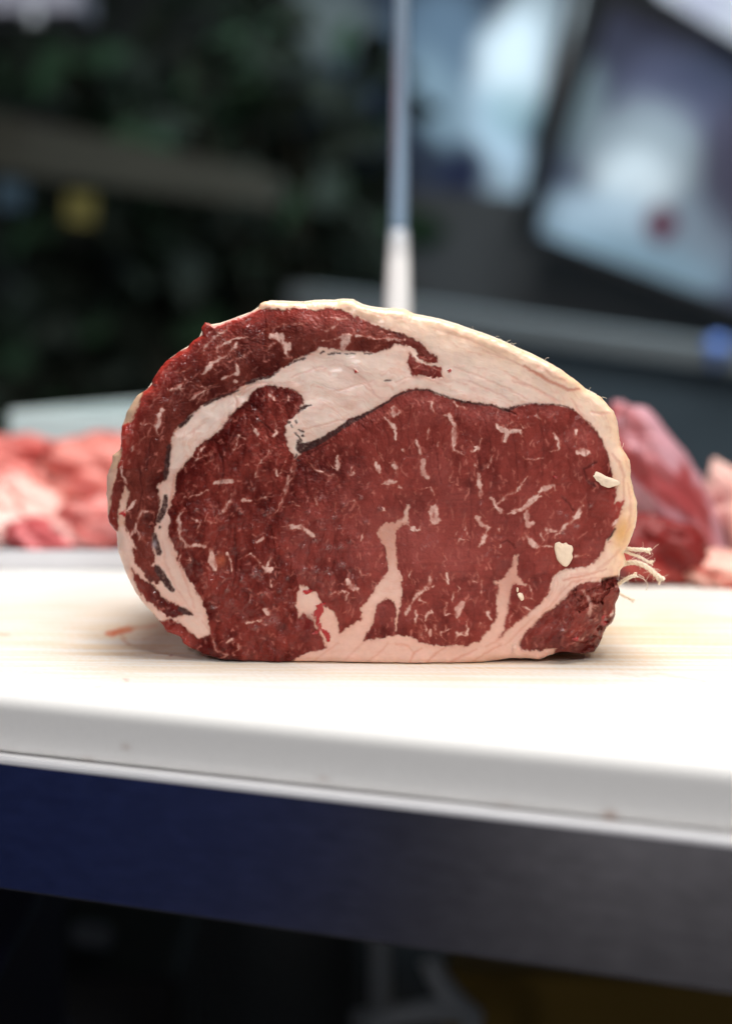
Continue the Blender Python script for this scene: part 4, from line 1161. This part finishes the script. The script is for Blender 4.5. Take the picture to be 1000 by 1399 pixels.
def toned_board(name, quad, base, blobs, label, frame_w=.012):
    """a flat coloured board: quad of (px,py,Y); blobs (px,py,rx,ry,rot,colour,amount) are the coloured shapes"""
    a, b, c, d = [at(*q) for q in quad]
    cc = (a + b + c + d) / 4
    root = thing(name, cc, label, 'toned_board')
    n = 90
    s, t = np.meshgrid(np.linspace(0, 1, n), np.linspace(0, 1, n))
    s, t = s.ravel(), t.ravel()
    Q = [np.array(v) for v in (a, b, c, d)]
    V = ((1 - s) * (1 - t))[:, None] * Q[0] + (s * (1 - t))[:, None] * Q[1] + (s * t)[:, None] * Q[2] + ((1 - s) * t)[:, None] * Q[3]
    px, py = to_px(V[:, 0], V[:, 1], V[:, 2])
    C = np.zeros((len(V), 3)); C[:] = base
    for (bx, by, rx, ry, ro, col, am) in blobs:
        co, si = math.cos(ro), math.sin(ro)
        x_, y_ = (px - bx), (py - by)
        xr, yr = x_ * co + y_ * si, -x_ * si + y_ * co
        q = (np.abs(xr) / rx) ** 2 + (np.abs(yr) / ry) ** 2 + .5 * (fbm(px / 30, py / 30, 7, 3) - .5)
        k = am * (1 - sstep(.15, 1.7, q))
        C = C * (1 - k[:, None]) + np.array(col) * k[:, None]
    i = (np.arange(n - 1)[:, None] * n + np.arange(n - 1)[None, :]).ravel()
    me = np_mesh('print', V, np.stack([i, i + n, i + n + 1, i + 1], 1))  # face of the board with its coloured shapes
    set_col(me, 'tint', C)
    link('print', me, m_tinted, root)  # coloured face of the board
    bm = bmesh.new()
    off = Vector((0, .006, 0))
    slab([v + off for v in (a, b, c, d)], .012, bm)
    from_bm('backing', bm, m_black, root, smooth=False)
    if frame_w:
        for (p, q) in ((a, b), (b, c), (c, d), (d, a)):
            bm = bmesh.new()
            t_ = (q - p).normalized()
            nn = (b - a).cross(d - a).normalized()
            if nn.y > 0: nn = -nn
            sd_ = t_.cross(nn).normalized() * (frame_w / 2)
            e = t_ * (frame_w / 2)
            f = [p - e + sd_, q + e + sd_, q + e - sd_, p - e - sd_]
            slab([v + nn * .006 for v in f], .012, bm)
            from_bm('frame_bar', bm, m_black, root, smooth=False)
    return root


W1, W2, W3 = lin(232, 246, 255), lin(152, 184, 204), lin(192, 216, 234)


def planar(q):
    """fourth corner slid along its sight line into the plane of the other three"""
    a, b, c = [at(*v) for v in q[:3]]
    n = (b - a).cross(c - a)
    d = ray(q[3][0], q[3][1])
    t = (a - CAM).dot(n) / d.dot(n)
    return q[:3] + ((q[3][0], q[3][1], d.y * t),)


toned_board('blotched_panel', planar(((395, -60, 2.95), (812, -60, 2.80), (722, 300, 2.80), (395, 262, 2.95))), lin(40, 50, 66),
        [(440, 30, 70, 60, .1, lin(112, 122, 122), .8), (455, 160, 70, 70, 0, lin(42, 54, 74), .7), (470, 215, 60, 40, 0, lin(40, 58, 84), .8), (600, 60, 70, 80, 0, lin(112, 136, 158), .8), (600, 140, 34, 80, -.35, lin(140, 164, 180), .8), (735, 20, 40, 50, 0, lin(180, 194, 202), .8),
         (700, 90, 50, 76, .12, W1, 1), (685, 200, 36, 90, -.4, W3, .9), (700, 150, 40, 40, .2, lin(140, 176, 186), .6), (632, 240, 40, 44, 0, lin(20, 28, 56), .95), (560, 230, 50, 40, 0, lin(44, 52, 72), .8), (690, 255, 34, 30, 0, lin(150, 166, 178), .7)],
        'slate blue panel with pale blotches, left of the dark slanted bar')
toned_board('blotched_panel', planar(((835, -10, 2.62), (1130, 110, 2.50), (1130, 470, 2.50), (716, 318, 2.62))), lin(84, 90, 110),
        [(860, 50, 90, 60, .4, lin(58, 60, 78), .9), (940, 130, 90, 60, .3, lin(112, 116, 146), .7), (795, 150, 30, 70, .2, lin(128, 146, 152), .8), (880, 225, 80, 90, .3, lin(180, 196, 206), .9), (868, 252, 56, 50, .1, W1, 1), (830, 305, 110, 44, .15, W3, .95), (950, 330, 60, 70, 0, lin(150, 168, 186), .9),
         (870, 352, 120, 34, .25, W2, .9), (903, 306, 22, 26, 0, lin(104, 40, 64), 1), (1000, 230, 44, 90, 0, lin(84, 82, 104), .8), (735, 190, 20, 70, .2, lin(62, 72, 78), .7)],
        'panel with a big white shape and red spot at the upper right')
toned_board('tinted_panel', planar(((880, -40, 2.45), (1120, -40, 2.45), (1120, 120, 2.45), (900, -8, 2.45))), lin(190, 194, 206),
        [(960, 0, 40, 20, .4, lin(150, 150, 180), .5)], 'plain pale panel cut off by the upper right corner', 0)
# dark slanted bar between the panels
bm = bmesh.new()
add_tube(bm, [at(800, -60, 2.58), at(716, 332, 2.58)], .014, 16)
m_bar = plain('dark_bar', (0.018, 0.018, 0.02), .4, 0, .2, 30)
tag(from_bm('slanted_bar', bm, m_bar), 'dark slanted metal bar between the two blotched panels', 'bar')
# small blue and red bits on the ledge
m_bl = plain('blue_enamel', lin(110, 150, 235), .2, 0, .1, 40, 0, .5)
bm = bmesh.new()
q = at(980, 474, 2.27)
bmesh.ops.create_uvsphere(bm, u_segments=24, v_segments=16, radius=.012, matrix=Matrix.Translation(q))
add_tube(bm, [q + Vector((0, .0, -.011)), q + Vector((0, .02, -.02))], .006, 12)
tag(from_bm('blue_knob', bm, m_bl), 'small bright blue round knob on the pale ledge at the far right', 'knob')

# ------------------------------------------------------------------ background left: dark plants, rail, bits of colour
m_leaf = plain('dark_leaf', (0.004, 0.011, 0.004), 0.8, 0, .5, 3)
m_leaf2 = plain('grey_leaf', (0.018, 0.054, 0.022), 0.8, 0, .4, 3)
m_stem = plain('plant_stem', (0.025, 0.024, 0.014), 0.8, 0, .3, 20)


def plant(cx, base_z, top_py, Y, spread, nleaf, seed, label, pot=True):
    r3 = random.Random(seed)
    c = at(cx, 500, Y)
    root = thing('leafy_plant', (c.x, Y, 0), label, 'plant', 'dark leafy plants behind the counter at the left')
    ztop = at(cx, top_py, Y).z
    stems = bmesh.new(); dark = bmesh.new(); pale = bmesh.new()
    tips = []
    for s in range(9):
        a = r3.uniform(0, 6.28); l = r3.uniform(.3, 1) * spread
        p0 = Vector((c.x + r3.uniform(-.03, .03), Y + r3.uniform(-.03, .03), base_z))
        p3 = Vector((c.x + l * math.cos(a), Y + .5 * l * math.sin(a), base_z + (ztop - base_z) * r3.uniform(.6, 1)))
        pts = [p0.lerp(p3, k / 6) + Vector((math.sin(k + s) * .015, 0, .10 * (ztop - base_z) * math.sin(k / 6 * 3.14))) for k in range(7)]
        add_tube(stems, pts, [.008 * (1 - k / 9) for k in range(7)], 6)
        tips.append(pts)
    for k in range(nleaf):
        pts = r3.choice(tips)
        p = pts[r3.randrange(1, 7)] + Vector((r3.gauss(0, .05), r3.gauss(0, .05), r3.gauss(0, .06)))
        L = r3.uniform(.05, .11); wd = L * r3.uniform(.2, .34)
        d = Vector((r3.gauss(0, 1), r3.gauss(0, .8) - .2, r3.gauss(-.5, .7))).normalized()
        sdv = d.cross(Vector((r3.gauss(0, 1), r3.gauss(0, 1), r3.gauss(0, 1)))).normalized()
        nn = d.cross(sdv)
        b = pale if r3.random() < .10 + .4 * (fbm(np.array([p.x * 6 + 9]), np.array([p.z * 6]), 3, 2)[0] > .58) else dark
        q = [p, p + d * L * .35 + sdv * wd + nn * L * .05, p + d * L * .75 + sdv * wd * .7, p + d * L - nn * L * .1, p + d * L * .75 - sdv * wd * .7, p + d * L * .35 - sdv * wd + nn * L * .05]
        vs = [b.verts.new(v) for v in q]
        b.faces.new((vs[0], vs[1], vs[2], vs[3])); b.faces.new((vs[0], vs[3], vs[4], vs[5]))
    from_bm('stems', stems, m_stem, root)
    tag(from_bm('dark_leaves', dark, m_leaf, root), kind='stuff')
    tag(from_bm('pale_leaves', pale, m_leaf2, root), kind='stuff')
    if pot:
        bm = bmesh.new()
        add_tube(bm, [(c.x, Y, 0.0), (c.x, Y, base_z - .02), (c.x, Y, base_z)], [.10, .14, .15], 28)
        from_bm('pot', bm, m_char, root)


plant(40, .62, 330, 3.05, .30, 260, 1, 'dark low leafy plant at the far left below the rail')
plant(130, .62, -60, 3.30, .34, 420, 2, 'tall dark green leafy plant behind the rail at the left')
plant(260, .62, -40, 3.20, .32, 420, 3, 'tall dark green leafy plant left of the steel pole')
plant(320, .62, 270, 2.90, .24, 260, 4, 'lower dark leafy plant with grey green leaves close behind the roast')
plant(385, .62, -20, 2.85, .20, 260, 5, 'slender leafy plant beside the slate blue panel')

m_rail = plain('weathered_rail', lin(54, 54, 46), .8, 0, .3, 6)
bm = bmesh.new()
slab((at(-60, 142, 2.75), at(375, 236, 2.65), at(375, 282, 2.65), at(-60, 226, 2.75)), .03, bm)
tag(from_bm('wooden_rail', bm, m_rail, smooth=False), 'weathered grey wooden rail sloping across in front of the dark plants', 'rail')
m_y = plain('yellow_tag', lin(88, 80, 6), .5, 0, .15, 20)
bm = bmesh.new()
slab((at(92, 262, 2.62), at(130, 266, 2.62), at(128, 306, 2.62), at(90, 302, 2.62)), .004, bm)
tag(from_bm('yellow_tag', bm, m_y, smooth=False), 'small yellow tag hanging under the wooden rail', 'tag')
m_te = plain('teal_plastic', lin(6, 46, 64), .5, 0, .15, 20)
bm = bmesh.new()
slab((at(-6, 244, 2.62), at(34, 248, 2.62), at(34, 286, 2.62), at(-6, 282, 2.62)), .004, bm)
tag(from_bm('teal_tag', bm, m_te, smooth=False), 'small teal tag under the wooden rail at the far left', 'tag')
# pale shelf edge at the top left, glint of a small lamp under it
m_shelf = plain('shelf_metal', lin(150, 150, 165), .4, 0, .1, 10)
bm = bmesh.new()
slab((at(-60, -30, 2.6), at(108, -22, 2.6), at(108, 10, 2.6), at(-60, 12, 2.6)), .15, bm)
tag(from_bm('metal_shelf', bm, m_shelf, smooth=False), 'pale metal shelf edge in the upper left corner', 'shelf')
m_glint = plain('glass_bulb', lin(215, 220, 225), .15, 0, .05, 10, 0, 1)
bm = bmesh.new()
bmesh.ops.create_uvsphere(bm, u_segments=24, v_segments=16, radius=.0075, matrix=Matrix.Translation(at(46, 24, 2.58)))
add_tube(bm, [at(46, 20, 2.58), at(46, 8, 2.58)], .003, 10)
tag(from_bm('small_bulb', bm, m_glint), 'small pale round bulb under the shelf in the upper left corner', 'bulb')

# ------------------------------------------------------------------ under the table
m_navy = plain('navy_plastic', lin(18, 22, 74), .5, 0, .1, 10)
q0, q1 = at(-60, 1180, 1.1), at(46, 1180, 1.1)
bm = bmesh.new()
add_box(bm, ((q0.x + q1.x) / 2, 1.1, .30), (q1.x - q0.x, .3, .60), None, .006)
add_box(bm, ((q0.x + q1.x) / 2, 1.1, .70), (q1.x - q0.x + .006, .306, .04), None, .004)
add_box(bm, ((q0.x + q1.x) / 2, 1.1, .64), (q1.x - q0.x - .01, .29, .09), None, .004)
tag(from_bm('navy_bin', bm, m_navy, smooth=False), 'dark navy bin standing under the table at the left', 'bin')
m_tube = plain('stand_tube', lin(225, 232, 236), .4, 0, .1, 20)
stand = thing('tube_stand', (at(560, 1380, 1.15).x, 1.2, 0), 'pale bent tube stand in the shadow under the table', 'stand')
for pts in ([(520, 1250, 1.25), (520, 1340, 1.25), (522, 1500, 1.25)], [(585, 1310, 1.2), (600, 1340, 1.2), (625, 1372, 1.2), (645, 1385, 1.2), (640, 1500, 1.2)], [(640, 1384, 1.2), (590, 1380, 1.2), (540, 1388, 1.2), (490, 1395, 1.22)]):
    bm = bmesh.new()
    add_tube(bm, [at(*p) for p in pts], .007, 14)
    from_bm('tube', bm, m_tube, stand)
m_card = plain('cardboard', lin(168, 136, 62), .8, 0, .2, 12)
q0, q1 = at(650, 1338, 1.25), at(1120, 1338, 1.25)
bm = bmesh.new()
hgt = at(650, 1338, 1.25).z
add_box(bm, ((q0.x + q1.x) / 2, 1.45, hgt / 2), (q1.x - q0.x, .4, hgt), Matrix.Rotation(-.1, 3, 'Z'), .004)
tag(from_bm('cardboard_box', bm, m_card, smooth=False), 'brown cardboard box in the shadow under the right of the table', 'box')
m_wht = plain('pale_card', lin(150, 156, 160), .7, 0, .1, 10)
bm = bmesh.new()
slab((at(96, 1268, 1.5), at(150, 1274, 1.5), at(152, 1300, 1.5), at(100, 1292, 1.5)), .02, bm)
bmesh.ops.bevel(bm, geom=list(bm.edges), offset=.002, segments=2, affect='EDGES')
tag(from_bm('pale_carton', bm, m_wht, smooth=False), 'small pale carton in the dark under the table at the left', 'carton')
q = at(120, 1300, 1.5)
bm = bmesh.new()
add_box(bm, (q.x, 1.55, (q.z - .002) / 2), (.14, .2, q.z - .004), None, .004)
tag(from_bm('black_crate', bm, m_black, smooth=False), 'black crate carrying the small pale carton under the table', 'crate')

# ---- unseen panels added before the counter to tint the steel apron's reflection
m_blue = plain('blue_reflection_paint', (0.001, 0.017, 0.125), .6, 0, .1, 3)
m_grey = plain('grey_reflection_paint', (0.52, 0.51, 0.53), .7, 0, .1, 3)
bm = bmesh.new()
add_box(bm, (-2.05, -0.50, .55), (.1, 1.0, 1.1))
tag(from_bm('blue_reflection_panel', bm, m_blue, smooth=False), kind='structure')
bm = bmesh.new()
add_box(bm, (-2.05, -2.0, .8), (.1, 1.1, 1.6))
tag(from_bm('grey_reflection_panel', bm, m_grey, smooth=False), kind='structure')
